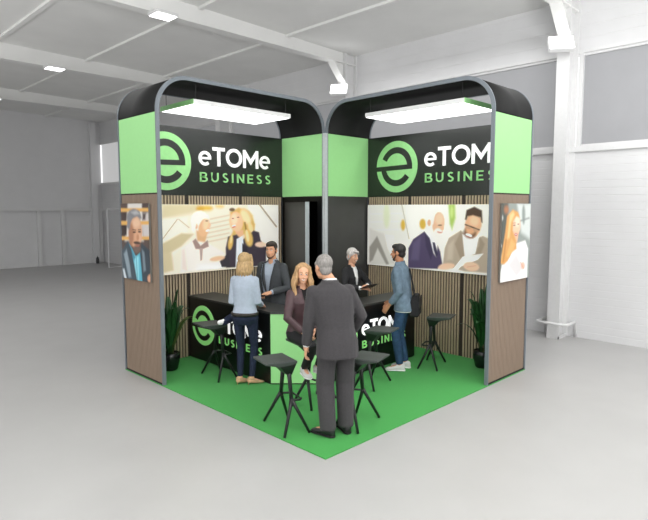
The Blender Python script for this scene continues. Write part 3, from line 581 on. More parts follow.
# ------------- pictures
def paint(parent, name, key, org, ex, ez, w, h, NX, NY, emit):
    bg, lay = ART[key]
    asp = w / h
    s, tt = np.meshgrid(np.linspace(0, 1, NX), np.linspace(0, 1, NY))
    x, y = s.ravel() * asp, tt.ravel()
    col = np.tile(np.array(lin(bg)), (len(x), 1))
    for hx, soft, flat in lay:
        p = np.array(flat).reshape(-1, 2) * (asp, 1); n = len(p)
        soft = max(soft * 1.5, .006)
        m = (x > p[:, 0].min() - soft*2) & (x < p[:, 0].max() + soft*2) & (y > p[:, 1].min() - soft*2) & (y < p[:, 1].max() + soft*2)
        if not m.any(): continue
        xx, yy = x[m], y[m]; ins = np.zeros(len(xx), bool); dm = np.full(len(xx), 9.)
        for i in range(n):
            (x0, y0), (x1, y1) = p[i], p[(i+1) % n]
            if y0 != y1:
                c = ((y0 > yy) != (y1 > yy)) & (xx < (x1-x0) * (yy-y0) / (y1-y0) + x0); ins ^= c
            L2 = (x1-x0)**2 + (y1-y0)**2 or 1e-9
            k = np.clip(((xx-x0)*(x1-x0) + (yy-y0)*(y1-y0)) / L2, 0, 1)
            dm = np.minimum(dm, np.hypot(xx-x0-k*(x1-x0), yy-y0-k*(y1-y0)))
        sd = np.where(ins, dm, -dm); a = np.clip(sd / soft * .5 + .5, 0, 1)[:, None]; a = a*a*(3-2*a)
        col[m] = col[m] * (1-a) + np.array(lin(hx)) * a
    pts = np.array(org)[None] + np.outer(s.ravel() * w, ex) - np.outer(tt.ravel() * h, ez)
    idx = np.arange(NX*NY).reshape(NY, NX)
    fs = np.stack([idx[1:, :-1], idx[1:, 1:], idx[:-1, 1:], idx[:-1, :-1]], -1).reshape(-1, 4)
    me = bpy.data.meshes.new(name); me.from_pydata(pts.tolist(), [], fs.tolist())
    at = me.color_attributes.new('print', 'FLOAT_COLOR', 'POINT')
    at.data.foreach_set('color', np.concatenate([col, np.ones((len(x), 1))], 1).astype(np.float32).ravel())
    mn = 'printed picture %.2f' % emit
    if mn not in MATS:
        m = bpy.data.materials.new(mn); m.use_nodes = True; nt = m.node_tree; b = nt.nodes['Principled BSDF']
        a = nt.nodes.new('ShaderNodeAttribute'); a.attribute_name = 'print'
        nt.links.new(a.outputs['Color'], b.inputs['Base Color']); nt.links.new(a.outputs['Color'], b.inputs['Emission Color'])
        b.inputs['Emission Strength'].default_value = emit; b.inputs['Roughness'].default_value = .4
        MATS[mn] = m
    me.materials.append(MATS[mn])
    return link(name, me, parent)
M_edge = mat('poster edge', '77746E', .5)
def poster(label, key, org, ex, en, w, h, NX, NY, emit):
    o = Vector(org); t = thing('poster', label, 'poster', o - en * .03 + Vector(ex) * w / 2 - Z * h)
    o2 = o - t.location
    e = Vector(ex)
    b = MB(); b.prism([o2, o2 + e * w, o2 + e * w - Z * h, o2 - Z * h], -en * .001, -en * .028)
    b.obj('panel', M_edge, t)
    paint(t, 'printed_picture', key, o2, e, Z, w, h, NX, NY, emit)
poster('wide lit poster of two people laughing over papers, on the left back wall', 'L', (.16, 3.905, 2.33), X, -Y, 2.61, 1.03, 330, 130, .26)
poster('wide lit poster of two people in suits reading a paper, on the right back wall', 'R', (3.905, 2.86, 2.33), -Y, -X, 2.61, 1.03, 330, 130, .26)
poster('portrait poster of a bearded person in a blue shirt on the left end panel', 'SL', (-.032, 3.9, 2.335), -Y, -X, .77, 1.01, 110, 145, .04)
poster('portrait poster of a long-haired person in white on the right end panel', 'SR', (3.13, -.032, 2.335), X, -Y, .81, 1.01, 110, 145, .04)
# ------------- the angled counter
CT = thing('counter', 'black angled reception counter with a light green front corner', 'counter', (1.75, 1.25, 0))
o = Vector((1.75, 1.25, 0)); H = .96
def cp(b, pts, z0, z1): return b.prism([Vector((v, u, 0)) - o for v, u in pts], (0, 0, z0), (0, 0, z1))
# plan points are (v, u); left wing front v=1 from u=3.93 to 1.99; chamfer to (1.49, 1.5); right wing front u=1.5
cp(MB(), [(1.02, 3.925), (1.02, 2.0), (1.5, 1.52), (3.43, 1.52), (3.43, 1.93), (1.66, 1.93), (1.44, 2.15), (1.44, 3.925)], .012, H - .028).obj('body', M_blk2, CT)
cp(MB(), [(.995, 3.93), (.995, 1.985), (1.485, 1.495), (3.45, 1.495), (3.45, 1.95), (1.67, 1.95), (1.46, 2.16), (1.46, 3.93)], H - .028, H).obj('worktop', mat('dark grey worktop', '3A3B3A', .4, var=.05), CT)
cp(MB(), [(1.0, 3.925), (1.0, 2.0), (1.02, 2.0), (1.02, 3.925)], .03, H - .029).obj('front_panel', M_blk2, CT)
cp(MB(), [(1.5, 1.5), (3.43, 1.5), (3.43, 1.52), (1.5, 1.52)], .03, H - .029).obj('front_panel', M_blk2, CT)
cp(MB(), [(1.004, 1.992), (1.492, 1.504), (1.506, 1.518), (1.018, 2.006)], .03, H - .029).obj('corner_panel', M_green, CT)
logo(CT, Vector((1.0, 3.53, .553)) - o, .295, -Y, Z, -X, [M_glow, M_blk2], (M_white, M_glow))
logo(CT, Vector((1.815, 1.5, .553)) - o, .295, X, Z, -Y, [M_glow, M_blk2], (M_white, M_glow))
# ------------- plants
M_pot = mat('black glazed pot', '17191A', .22, var=.08)
M_leaf = mat('dark green leaf', '1F4A22', .42, var=.35, scale=9, spec=.5)
M_leaf2 = mat('olive leaf', '4C5A26', .5, var=.3, scale=9)
M_soil = mat('dark soil', '241C16', .95, bump=.6, scale=60)
def leaf(b, base, ang, out, height, ln, wd, drop):
    n = 9; L_, R_, Mid = [], [], []
    d = Vector((math.cos(ang), math.sin(ang), 0)); sd = Vector((-d.y, d.x, 0))
    for k in range(n + 1):
        t = k / n
        p = Vector(base) + d * (out * (t ** 1.5)) + Z * (height * (math.sin(t * PI / 2 * 1.05)) - drop * t ** 3)
        w = wd * (math.sin(PI * min(1, t * .9 + .06)) ** .8) * (.25 if t < .12 else 1)
        if t > .5: w *= 1 - (t - .5) * .9
        tw = .5 * math.sin(ang * 3) * t
        s2 = (sd * math.cos(tw) + Z * math.sin(tw))
        L_.append(p + s2 * w); R_.append(p - s2 * w); Mid.append(p - d * w * .25)
    b.strip(L_, Mid, False, d * .003); b.strip(Mid, R_, False, d * .003)
def plant(loc, label, seed, sc):
    rnd = random.Random(seed)
    t = thing('potted_plant', label, 'potted plant', loc, 0, 'potted plants by the end panels')
    MB().lathe([(.0, 0), (.08, 0), (.1, .02), (.128, .14), (.132, .2), (.122, .25), (.112, .25), (.115, .2), (.0, .2)]).obj('pot', M_pot, t, smooth=True)
    MB().lathe([(0, .2), (.112, .2), (.108, .225), (0, .23)]).obj('soil', M_soil, t)
    k = 0
    for i in range(15):
        a = i * 2.4 + rnd.uniform(-.3, .3); f = i / 15
        h = (.92 - .5 * f + rnd.uniform(-.08, .08)) * sc; out = (.08 + .28 * f + rnd.uniform(0, .08))
        b = MB(); leaf(b, (.04 * math.cos(a), .04 * math.sin(a), .21), a, out, h, 1, .05 + .022 * rnd.random(), .1 * f)
        b.obj('leaf', M_leaf2 if i in (10, 13) else M_leaf, t, smooth=True)
    b = MB()
    for i in range(6):
        a = i * 1.05; b.tube([(.02 * math.cos(a), .02 * math.sin(a), .2), (.05 * math.cos(a), .05 * math.sin(a), .42)], [.008, .005], 6)
    b.obj('stems', M_leaf2, t)
plant((.43, 3.5, .012), 'tall leafy plant in a black pot, inside the left end panel', 3, 1.0)
plant((3.64, .47, .012), 'tall leafy plant in a black pot, inside the right end panel', 8, 1.05)
# ------------- stools
def make_stool():
    t = thing('bar_stool', '', 'bar stool', (0, 0, 0), 0, 'black bar stools')
    h = .735
    b = MB()
    b.hull([(-.185, -.045, h), (.185, -.045, h), (.16, .30, h + .012), (-.16, .30, h + .012), (-.155, .295, h - .012), (.155, .295, h - .012),
            (-.15, .12, h - .055), (.15, .12, h - .055), (-.17, -.05, h - .03), (.17, -.05, h - .03)])
    b.obj('seat', M_seatlit, t, bevel=.008)
    b = MB(); b.hull([(-.175, -.04, h - .03), (.175, -.04, h - .03), (.15, .13, h - .05), (-.15, .13, h - .05), (-.085, -.03, h - .17), (.085, -.03, h - .17), (-.08, .03, h - .16), (.08, .03, h - .16)])
    b.obj('apron', M_plastic, t, bevel=.008)
    for s in (-1, 1):
        kk = Vector((s * .125, 0, .33))
        MB().tube([(s * .07, 0, h - .13), (s * .085, 0, h - .2), kk], [.026, .022, .020], 10).obj('upright', M_plastic, t, smooth=True)
        for q in (-1, 1):
            MB().tube([kk + Vector((0, 0, .01)), (s * .16, q * .03, .26), (s * .255, q * .14, .0)], [.020, .018, .014], 10).obj('leg', M_plastic, t, smooth=True)
    MB().tube([(-.128, 0, .32), (-.125, -.10, .31), (-.1, -.125, .31), (.1, -.125, .31), (.125, -.10, .31), (.128, 0, .32)], .011, 10).obj('footrest', M_plastic, t, smooth=True)
    return t
st0 = make_stool()
# (across, away) of the feet centre, direction the seat juts out to, label
STOOLS = [((-.407, .732), (-.80, -.45), 'black bar stool nearest the camera, left of the person in the grey suit'),
          ((.335, .835), (.86, -.5), 'black bar stool in front, right of the person in the grey suit'),
          ((-1.43, 2.48), (-.8, -.60), 'black bar stool in front of the left counter logo, beside the person in dark jeans'),
          ((1.54, 2.99), (.90, -.42), 'black bar stool by the slatted wall, right of the person in denim'),
          ((.61, 2.13), (.86, -.5), 'black bar stool under the right counter lettering, left of the person in denim'),
          ((-.13, 1.47), (-.83, .55), 'black bar stool that the smiling person with long fair hair sits on')]
for i, ((x, y), (dx, dy), lab) in enumerate(STOOLS):
    v, u = W(x, y); dv, du = W(dx, dy); rz = math.atan2(du, dv) - PI / 2
    if i == 0: st0.location = (v, u, .016); st0.rotation_euler = (0, 0, rz); st0['label'] = lab
    else: dup(st0, (v, u, .016), rz, lab)
# ---------------------------------------------------------------- people
DG = bpy.context.evaluated_depsgraph_get
def remesh(b, voxel, smooth=2, fac=.5):
    """union of closed shapes -> one continuous skin"""
    me = b.mesh('tmp', []); o = bpy.data.objects.new('tmp', me); C.objects.link(o)
    m = o.modifiers.new('r', 'REMESH'); m.mode = 'VOXEL'; m.voxel_size = voxel
    if smooth: s = o.modifiers.new('s', 'SMOOTH'); s.factor = fac; s.iterations = smooth
    dg = DG(); dg.update()
    out = bpy.data.meshes.new_from_object(o.evaluated_get(dg)); bpy.data.objects.remove(o); bpy.data.meshes.remove(me)
    return out
def shell(me, cut, thick):
    """open a garment: drop the faces where cut(centre) is true, give the cloth a thickness"""
    bm = bmesh.new(); bm.from_mesh(me)
    bmesh.ops.delete(bm, geom=[f for f in bm.faces if cut(f.calc_center_median())], context='FACES')
    bm.to_mesh(me); bm.free()
    o = bpy.data.objects.new('tmp', me); C.objects.link(o)
    s = o.modifiers.new('s', 'SOLIDIFY'); s.thickness = thick; s.offset = -1
    dg = DG(); dg.update()
    out = bpy.data.meshes.new_from_object(o.evaluated_get(dg)); bpy.data.objects.remove(o); bpy.data.meshes.remove(me)
    return out
def put(name, me, m, parent, smooth=True):
    me.materials.clear()
    for q in (m if isinstance(m, list) else [m]): me.materials.append(q)
    if smooth: me.polygons.foreach_set('use_smooth', [True] * len(me.polygons))
    me.name = name
    return link(name, me, parent)
def ik(a, c, l1, l2, pole):
    a, c = Vector(a), Vector(c); d = c - a; L = d.length; mx = (l1 + l2) * .995
    if L > mx: c = a + d * (mx / L); d = c - a; L = mx
    t = (l1*l1 - l2*l2 + L*L) / (2*L); h = math.sqrt(max(0, l1*l1 - t*t))
    n = d / L; p = Vector(pole); p = (p - n * p.dot(n)).normalized()
    return a + n * t + p * h, c
def person(name, label, xy, theta, H, z0=.015, female=False, lean=(0, 0), twist=0, head=(0, 0, 0), seat=None,
           hands=None, feet=None, skin='E0AC8C', build=None, curl=.5, feet_yaw=(8, -8), heel=0, hoff=0):
    """local frame: x = own right, y = forward, z = up; scaled from a 1.78 m figure"""
    k = H / 1.78
    v, u = W(*xy); dv, du = W(math.cos(math.radians(theta)), math.sin(math.radians(theta)))
    t = thing(name, label, 'person', (v, u, z0), math.atan2(du, dv) - PI / 2)
    t.scale = (k, k, k)
    P = {}
    hipz = .93 if seat is None else seat + .085
    dz = hipz - .93
    sw = .145 if female else .178
    hw = .092
    def spine(z):       # z of the standing figure -> (centre, twist)
        s = max(0, (z - .95) / .51)
        return Vector((lean[0] * s, lean[1] * s, z + dz)), math.radians(twist) * min(1, s)
    def S_at(z):
        c, a = spine(z); return c, Vector((math.cos(a), math.sin(a), 0)), Vector((-math.sin(a), math.cos(a), 0))
    def torso(b, rs, n=24):
        out = []
        for z, rx, ry, yo in rs:
            c, sx, sy = S_at(z); c = c + sy * yo
            out.append([c + sx * (rx * math.copysign(abs(math.cos(2*PI*q/n)) ** .85, math.cos(2*PI*q/n))) + sy * (ry * math.copysign(abs(math.sin(2*PI*q/n)) ** .85, math.sin(2*PI*q/n))) for q in range(n)])
        b.rings(out)
    c, sx, sy = S_at(1.425)
    P['sh'] = [c - sx * sw, c + sx * sw]
    hn = hands or [(-.24, .06, .84), (.24, .06, .84)]
    arms = []
    for i, s in ((0, -1), (1, 1)):
        h = hn[i]; tgt = Vector(h[:3]) + (Z * dz if seat is not None and len(h) < 5 else Vector())
        pole = Vector(h[3]) if len(h) > 3 else Vector((s * .5, -1, -.2))
        el, wr = ik(P['sh'][i], tgt, .295, .26, pole); arms.append((P['sh'][i], el, wr))
    ft = feet or [(-.11, .0, .09), (.11, .0, .09)]
    legs = []
    for i, s in ((0, -1), (1, 1)):
        hp = Vector((s * hw, 0, hipz)); pole = Vector((s * .12, 1, .1 if seat is None else .8))
        kn, an = ik(hp, ft[i], .43, .425, pole); legs.append((hp, kn, an))
    # head frame
    nb, sx, sy = S_at(1.5)
    Rh = Euler((math.radians(head[1]), math.radians(head[2]), math.radians(head[0] + twist)), 'XYZ')
    Hc = nb + sy * .022 + Z * .165 + sx * hoff
    HM = Matrix.Translation(Hc) @ Rh.to_matrix().to_4x4()
    hp_ = lambda x, y, z: HM @ Vector((x, y, z))
    P.update(arms=arms, legs=legs, Hc=Hc, hp=hp_, Rh=Rh, torso=torso, S_at=S_at, dz=dz, hipz=hipz, sw=sw, t=t, female=female, seat=seat)
    # ---- body: head, neck, trunk, limbs and hands as one skin
    b = MB()
    torso(b, [(.885, .11, .08, 0), (.92, .145, .095, -.01), (1.0, .14, .09, 0), (1.1, .12 if female else .13, .085, 0), (1.24, .135, .095, .0), (1.36, .145 if female else .155, .10, 0), (1.43, .120, .070, -.005), (1.485, .075, .058, -.01), (1.52, .05, .05, -.005)])
    fs = .93 if female else 1.0
    b.tube([nb + Z * -.05 - sy * .01, nb + Z * .04, Hc + Rh.to_matrix() @ Vector((0, -.018, -.05))], [.066 * fs, .056 * fs, .054 * fs], 14)
    b.ell(hp_(0, -.012, .03), (.075, .092, .084), Rh); b.ell(hp_(0, .030, -.035), (.060 * fs, .062, .084), Rh)
    b.ell(hp_(0, .058, -.095), (.030 * fs, .027, .024), Rh); b.ell(hp_(0, .072, .016), (.048, .018, .012), Rh)
    b.ell(hp_(0, .02, -.075), (.052 * fs, .05, .04), Rh)
    for s in (-1, 1):
        b.ell(hp_(s * .034, .064, -.030), (.022, .02, .024), Rh)
        b.ell(hp_(s * .076, -.008, -.008), (.009, .020, .031), Rh)
    b.tube([hp_(0, .085, .012), hp_(0, .100, -.012), hp_(0, .108, -.030)], [.008, .010, .0135], 8, True)
    for s in (-1, 1): b.ell(hp_(s * .011, .094, -.032), (.009, .010, .008), Rh)
    b.ell(hp_(0, .086, -.062), (.022, .010, .008), Rh); b.ell(hp_(0, .086, -.072), (.018, .010, .007), Rh)
    for (a, e, w), s in zip(arms, (-1, 1)):
        b.tube([a, a.lerp(e, .5), e, e.lerp(w, .35), w], [.05 * fs, .046 * fs, .040 * fs, .040 * fs, .027 * fs], 12, True)
        d = (w - e).normalized()
        # hand: palm faces the body / down, thumb on the forward-inner side
        pn = Vector((-s, -.15, -.35)) if d.z < -.6 else Vector((-s * .35, 0, -1))
        pn = (pn - d * pn.dot(d)).normalized(); th = d.cross(pn) * (1 if s < 0 else -1)
        if th.y < 0 and d.z < -.6: th = -th
        if d.z >= -.6 and th.x * s > 0: th = -th
        b.tube([w, w + d * .03], [.027 * fs, .028 * fs], 12)
        for q in (-1.5, -.5, .5, 1.5):                   # palm as four merged metacarpals
            b.tube([w + d * .01 + th * q * .012, w + d * .085 + th * q * .0185], [.016 * fs, .0135 * fs], 8, True)
        for q, ln in ((-1.5, .060), (-.5, .076), (.5, .082), (1.5, .074)):
            p = w + d * .085 + th * q * .0205; ch = [p - d * .012, p]; a_ = curl * .5
            for f in (.45, .32, .23):
                dd = (d * math.cos(a_) + pn * math.sin(a_)); p = p + dd * ln * f; ch.append(p); a_ += curl * (.8 + .12 * (1.5 - q))
            b.tube(ch, [.0098, .0098, .0092, .0086, .0072], 8, True)
        p = w + d * .02 + th * .026; q1 = p + (d * .6 + th * .7 + pn * .25).normalized() * .036; q2 = q1 + (d * .85 + th * .35 + pn * .4).normalized() * .03
        b.tube([p, q1, q2, q2 + (d + pn * .5).normalized() * .022], [.015, .0115, .0105, .0085], 8, True)
    for (a, kn, an), yw in zip(legs, feet_yaw):
        b.tube([a, a.lerp(kn, .5), kn, kn.lerp(an, .35), an], [.078, .066, .05, .048, .035], 14, True)
        fd = Vector((-math.sin(math.radians(yw)), math.cos(math.radians(yw)), 0))
        b.tube([an - fd * .03 - Z * .035, an + fd * .05 - Z * .035 - Z * heel * .3, an + fd * .13 - Z * .05 - Z * heel * .5], [.035, .033, .022], 10, True)
    body = put('body', remesh(b, .0055, 3, .45), mat('skin ' + skin, skin, .5, var=.03, scale=40, spec=.35), t)
    # ---- face
    eyem = [mat('eye white', 'F2EFEA', .2, var=.01), mat('dark iris', '2A211C', .2)]
    for s in (-1, 1):
        b = MB(); b.ell(hp_(s * .030, .0785, .004), (.0135, .0085, .0068), Rh, 12, 8); b.mi = 1; b.ell(hp_(s * .030, .0855, .004), (.0060, .003, .0058), Rh, 10, 6)
        b.obj('eye', eyem, body, True)
    P['body'] = body
    return P
def brows(P, col):
    for s in (-1, 1):
        MB().tube([P['hp'](s * .012, .090, .022), P['hp'](s * .030, .0895, .029), P['hp'](s * .047, .079, .024)], [.003, .0042, .0025], 8, True).obj('eyebrow', mat('brow ' + col, col, .8), P['body'], True)
def mouth(P, col='B5655C', smile=False):
    w = .027 if smile else .021
    up = .010 if smile else .001
    MB().tube([P['hp'](-w, .081, -.064 + up), P['hp'](0, .095, -.069), P['hp'](w, .081, -.064 + up)], [.003, .0068, .003], 8, True).obj('mouth', mat('lips ' + col, col, .45), P['body'], True)
    if smile: MB().tube([P['hp'](-w * .8, .089, -.063 + up * .7), P['hp'](0, .0995, -.066), P['hp'](w * .8, .089, -.063 + up * .7)], [.002, .0052, .002], 8, True).obj('teeth', mat('teeth', 'F4F0EA', .3), P['body'], True)
def beard(P, col):
    b = MB()
    b.ell(P['hp'](0, .0565, -.096), (.032, .031, .026), P['Rh']); b.tube([P['hp'](-.024, .082, -.064), P['hp'](0, .100, -.050), P['hp'](.024, .082, -.064)], [.004, .005, .004], 8, True)
    for s in (-1, 1): b.tube([P['hp'](s * .064, .008, -.01), P['hp'](s * .057, .026, -.06), P['hp'](s * .03, .060, -.092)], [.005, .010, .015], 8, True)
    put('beard', remesh(b, .005, 2), mat('hair ' + col, col, .75, var=.25, scale=120), P['t'])
def hair(P, style, col):
    b = MB(); hp, Rh = P['hp'], P['Rh']
    if style in ('short', 'swept'):
        b.ell(hp(0, -.022, .044), (.081, .093, .085), Rh); b.ell(hp(0, -.05, -.02), (.064, .055, .062), Rh)
        for s in (-1, 1): b.tube([hp(s * .072, .022, .04), hp(s * .075, .018, -.005)], [.012, .006], 8, True)
        if style == 'swept':
            b.ell(hp(0, .02, .085), (.066, .07, .040), Rh); b.ell(hp(.01, .055, .075), (.05, .03, .026), Rh)
    if style == 'crop':             # short with side sweep
        b.ell(hp(0, -.020, .046), (.088, .098, .088), Rh); b.ell(hp(0, -.045, -.025), (.074, .064, .07), Rh)
        b.tube([hp(.04, .07, .085), hp(-.02, .085, .075), hp(-.075, .045, .03)], [.018, .024, .016], 10, True)
        for s in (-1, 1): b.tube([hp(s * .078, .02, .04), hp(s * .08, .01, -.03)], [.018, .01], 8, True)
    if style == 'bob':
        b.ell(hp(0, -.022, .046), (.090, .102, .088), Rh); b.ell(hp(0, -.035, -.045), (.096, .085, .12), Rh)
        for s in (-1, 1): b.tube([hp(s * .05, .06, .09), hp(s * .08, .03, .0), hp(s * .085, .01, -.1), hp(s * .07, -.01, -.165)], [.02, .026, .03, .018], 10, True)
        for q in range(7):
            a = PI + PI * q / 6; b.tube([hp(.075*math.cos(a), -.03+.065*math.sin(a), -.05), hp(.082*math.cos(a), -.03+.072*math.sin(a), -.13), hp(.078*math.cos(a), -.03+.06*math.sin(a), -.185)], [.03, .028, .012], 8, True)
    if style == 'long':
        b.ell(hp(0, -.026, .047), (.085, .093, .086), Rh); b.ell(hp(0, -.05, -.08), (.09, .06, .15), Rh)
        for s in (-1, 1):
            for j, (dx, dy) in enumerate(((.004, -.004), (.014, -.034), (.006, -.062))):
                pts = [hp(s * .03, .0 - j * .025, .116), hp(s * (.064 + dx), .032 - j * .025, .078)]
                for q in range(2, 10):
                    z = .125 - .052 * q; pts.append(hp(s * (.070 + dx + .014 * math.sin(q * 1.5 + j * 1.2) + .018 * min(1, q / 4)), .026 + dy + .010 * q * .75 * (1 - j * .3) + .006 * math.cos(q * 1.5 + j), z))
                b.tube(pts, [.012, .020, .024, .025, .027, .028, .028, .026, .020, .010], 8, True)
    o = put('hair', remesh(b, .006, 2, .4), mat('hair ' + col, col, .55, var=.28, scale=70, stretch=(1, 1, .25), bump=.4), P['t'])
    return o
def trousers(P, m, fit=1.0, flare=0, bottom=.085):
    b = MB(); hz = P['hipz']
    f = .95 if P['female'] else 1
    P['torso'](b, [(.83, .12*f, .10, -.005), (.91, .170*f, .125, -.012), (.98, .165*f, .12, -.008), (1.05, .142*f, .108, 0)])
    for (a, kn, an) in P['legs']:
        d = (an - kn).normalized(); e = an + d * (.095 - bottom - .02)
        mid = kn.lerp(e, .45)
        b.ell(a - Z * .005, (.096*f, .108*f, .100*f))
        b.tube([a + Z * .0, a.lerp(kn, .45), kn, mid, e], [.092*fit, .080*fit, (.064 + flare)*fit, (.060 + flare)*fit, (.048 + flare * 1.3)*fit], 16)
    put('trousers', remesh(b, .010, 3), m, P['t'])
def upper(P, name, m, hem=.84, ease=0, sleeve=(.066, .055, .040), front=None, collar=.0, rings=None, cuffs=.02, thick=.006, bulk=1):
    b = MB(); f = P['female']; e = ease
    rs = rings or ([(hem, .178, .135, -.012), (.95, .172, .128, -.010), (1.08, .142, .108, 0), (1.2, .152, .12, .012), (1.32, .168, .128, .012), (1.40, .172, .106, 0), (1.445, .150, .088, -.008), (1.48, .105, .074, -.008), (1.505, .068, .064, -.006), (1.525, .060, .062, -.004)] if f else
                   [(hem, .195, .145, -.01), (.95, .19, .135, -.006), (1.08, .172, .122, 0), (1.2, .182, .128, .004), (1.32, .195, .132, .004), (1.40, .200, .116, -.004), (1.45, .172, .096, -.012), (1.485, .118, .080, -.012), (1.512, .078, .070, -.010), (1.53, .064, .066, -.006)])
    P['torso'](b, [(z, (rx + e) * bulk, (ry + e) * bulk, yo) for z, rx, ry, yo in rs])
    for (a, el, w) in P['arms']:
        c = P['S_at'](1.42)[0]
        d = (w - el).normalized()
        b.tube([a.lerp(c, .25), a - Z * .005, a.lerp(el, .5), el, el.lerp(w, .5), w - d * cuffs], [sleeve[0] * .95, sleeve[0], (sleeve[0] + sleeve[1]) / 2, sleeve[1], (sleeve[1] + sleeve[2]) / 2, sleeve[2]], 14)
        b.ell(a, (sleeve[0],) * 3)
    me = remesh(b, .010, 3)
    if front:
        S_at, dz = P['S_at'], P['dz']
        def cut(p):
            z = p.z - dz
            if z < .7 or z > 1.56: return False
            c, sx, sy = S_at(z); q = p - c; x, y = q.dot(sx), q.dot(sy)
            return y > .03 and abs(x - front[3]) < max(0, front[0] * min(1, max(0, (z - front[1]) / (front[2] - front[1]))))
        me = shell(me, cut, thick)
    return put(name, me, m, P['t'])
def lapels(P, m, w0, z0, z1, off=0):
    """collar and lapels folded back along the opening of a jacket"""
    S_at, dz = P['S_at'], P['dz']
    for s in (-1, 1):
        b = MB(); A, B = [], []
        for q in range(9):
            k = q / 8; z = z0 + (z1 - z0) * k
            c, sx, sy = S_at(z); yy = (.142 if not P['female'] else .146) - .03 * k - (.045 * max(0, k - .55) / .45)
            x0 = w0 * k * 1.0 + off * s
            A.append(c + sx * s * x0 + sy * (yy + .004)); B.append(c + sx * s * (x0 + .012 + .05 * math.sin(PI * min(1, k * .85))) + sy * (yy - .012 - .01 * k))
        b.strip(A, B, False, (0, .006, .004)); b.obj('lapel', m, P['t'], True)
def collar(P, m, r=.066, h=.035, ope=.5):
    c, sx, sy = P['S_at'](1.51); A, B, n = [], [], 20
    for q in range(n + 1):
        a = PI / 2 + ope + (2 * PI - 2 * ope) * q / n
        d = sx * math.cos(a) + sy * math.sin(a)
        A.append(c + d * r + Z * (h + .010 * -math.sin(a)) - sy * .006); B.append(c + d * (r + .012) - Z * .012 - sy * .006)
    MB().strip(A, B, False, (0, 0, .004)).obj('collar', m, P['t'], True)
def shoes(P, m, sole, yaw, style='shoe', names='shoe'):
    for (a, kn, an), yw in zip(P['legs'], yaw):
        tlt = 0
        fd = Vector((-math.sin(math.radians(yw)), math.cos(math.radians(yw)), 0)); sd = Vector((fd.y, -fd.x, 0))
        g = an.z - .09
        def ring(y, w, zt, zb, n=16):
            c = an + fd * y; c.z = g
            return [c + sd * (w * math.cos(2*PI*q/n)) + Z * (((zt + zb) / 2) + (zt - zb) / 2 * math.copysign(abs(math.sin(2*PI*q/n)) ** .7, math.sin(2*PI*q/n))) for q in range(n)]
        b = MB()
        if style == 'heel':
            b.rings([ring(-.055, .022, .10, .065), ring(-.035, .032, .105, .062), ring(.01, .033, .085, .052), ring(.06, .036, .058, .022), ring(.11, .042, .042, .004), ring(.15, .034, .032, .002), ring(.185, .012, .02, .004)])
            b.tube([an + fd * -.042 + Z * (g + .07 - an.z), an + fd * -.048 + Z * (g + .001 - an.z)], [.016, .007], 8)
            b.obj(names, m, P['t'], True)
        else:
            b.rings([ring(-.075, .020, .075, .012), ring(-.06, .036, .095, .008), ring(-.02, .042, .105, .008), ring(.03, .042, .095, .008), ring(.08, .046, .068, .008), ring(.13, .050, .055, .008), ring(.175, .042, .044, .008), ring(.2, .020, .03, .012)])
            o = b.obj(names, m, P['t'], True)
            b = MB(); b.rings([[p for p in ring(y, w + .003, .022, -.0)] for y, w in ((-.08, .018), (-.06, .038), (-.02, .042), (.05, .043), (.13, .053), (.178, .044), (.206, .02))])
            b.obj('sole', sole, o)
M_suitg = mat('charcoal grey suit cloth', '413F41', .85, var=.08, scale=60, spec=.25, sheen=.1)
M_suitd = mat('dark charcoal suit cloth', '44474A', .85, var=.08, scale=60, spec=.25)
M_blazer = mat('black blazer cloth', '2A2A2C', .85, var=.08, scale=60, spec=.25)
M_shirtb = mat('pale blue shirt cotton', 'A9B4C3', .85, var=.05, scale=30, bump=.2)
M_shirtw = mat('white shirt cotton', 'EFEFEF', .85, var=.03, scale=30)
M_jeans = mat('dark blue denim', '262D40', .9, var=.14, scale=30, spec=.2)
M_jeans2 = mat('blue denim', '2F4763', .9, var=.18, scale=22, spec=.2)
M_denim = mat('washed denim shirt', '6A7C8C', .9, var=.18, scale=14, spec=.2)
M_brown = mat('plum brown leather', '4A3438', .5, var=.12, scale=20, bump=.2)
M_blackc = mat('black cotton', '1D1D1F', .9, var=.1)
M_shoeb = mat('black shoe leather', '202022', .4)
M_sole = mat('dark rubber sole', '161616', .8)
M_canvas = mat('pale grey canvas shoe', 'CFCFCD', .8)
M_solew = mat('white rubber sole', 'E6E6E4', .7)
M_beige = mat('beige suede', 'C2A27E', .7)
# 1 the man in grey, seen from behind
P = person('person', 'person in a charcoal grey suit seen from behind, grey hair, standing nearest the camera', (.115, .55), 104, 1.80, lean=(-.06, .03), head=(14, -3, 0),
           hands=[(-.295, .10, .82, (-.4, -1, 0)), (.20, .20, .97, (.8, -.7, 0))], feet=[(-.10, -.03, .09), (.10, .03, .09)], feet_yaw=(38, 4), skin='D8A382', curl=.55, hoff=-.06)
brows(P, '77726E'); mouth(P); hair(P, 'short', '8B8783')
trousers(P, M_suitg, 1.16, .016, .045)
upper(P, 'shirt', M_shirtw, hem=.95, ease=-.02, sleeve=(.05, .044, .036), cuffs=.0)
upper(P, 'jacket', M_suitg, hem=.79, ease=.014, sleeve=(.070, .060, .050), front=(.085, 1.10, 1.5, 0), cuffs=.02)
collar(P, M_shirtw, .064, .042, .4); collar(P, M_suitg, .080, .026); lapels(P, M_suitg, .07, 1.12, 1.48)
shoes(P, M_shoeb, M_sole, (38, 4))
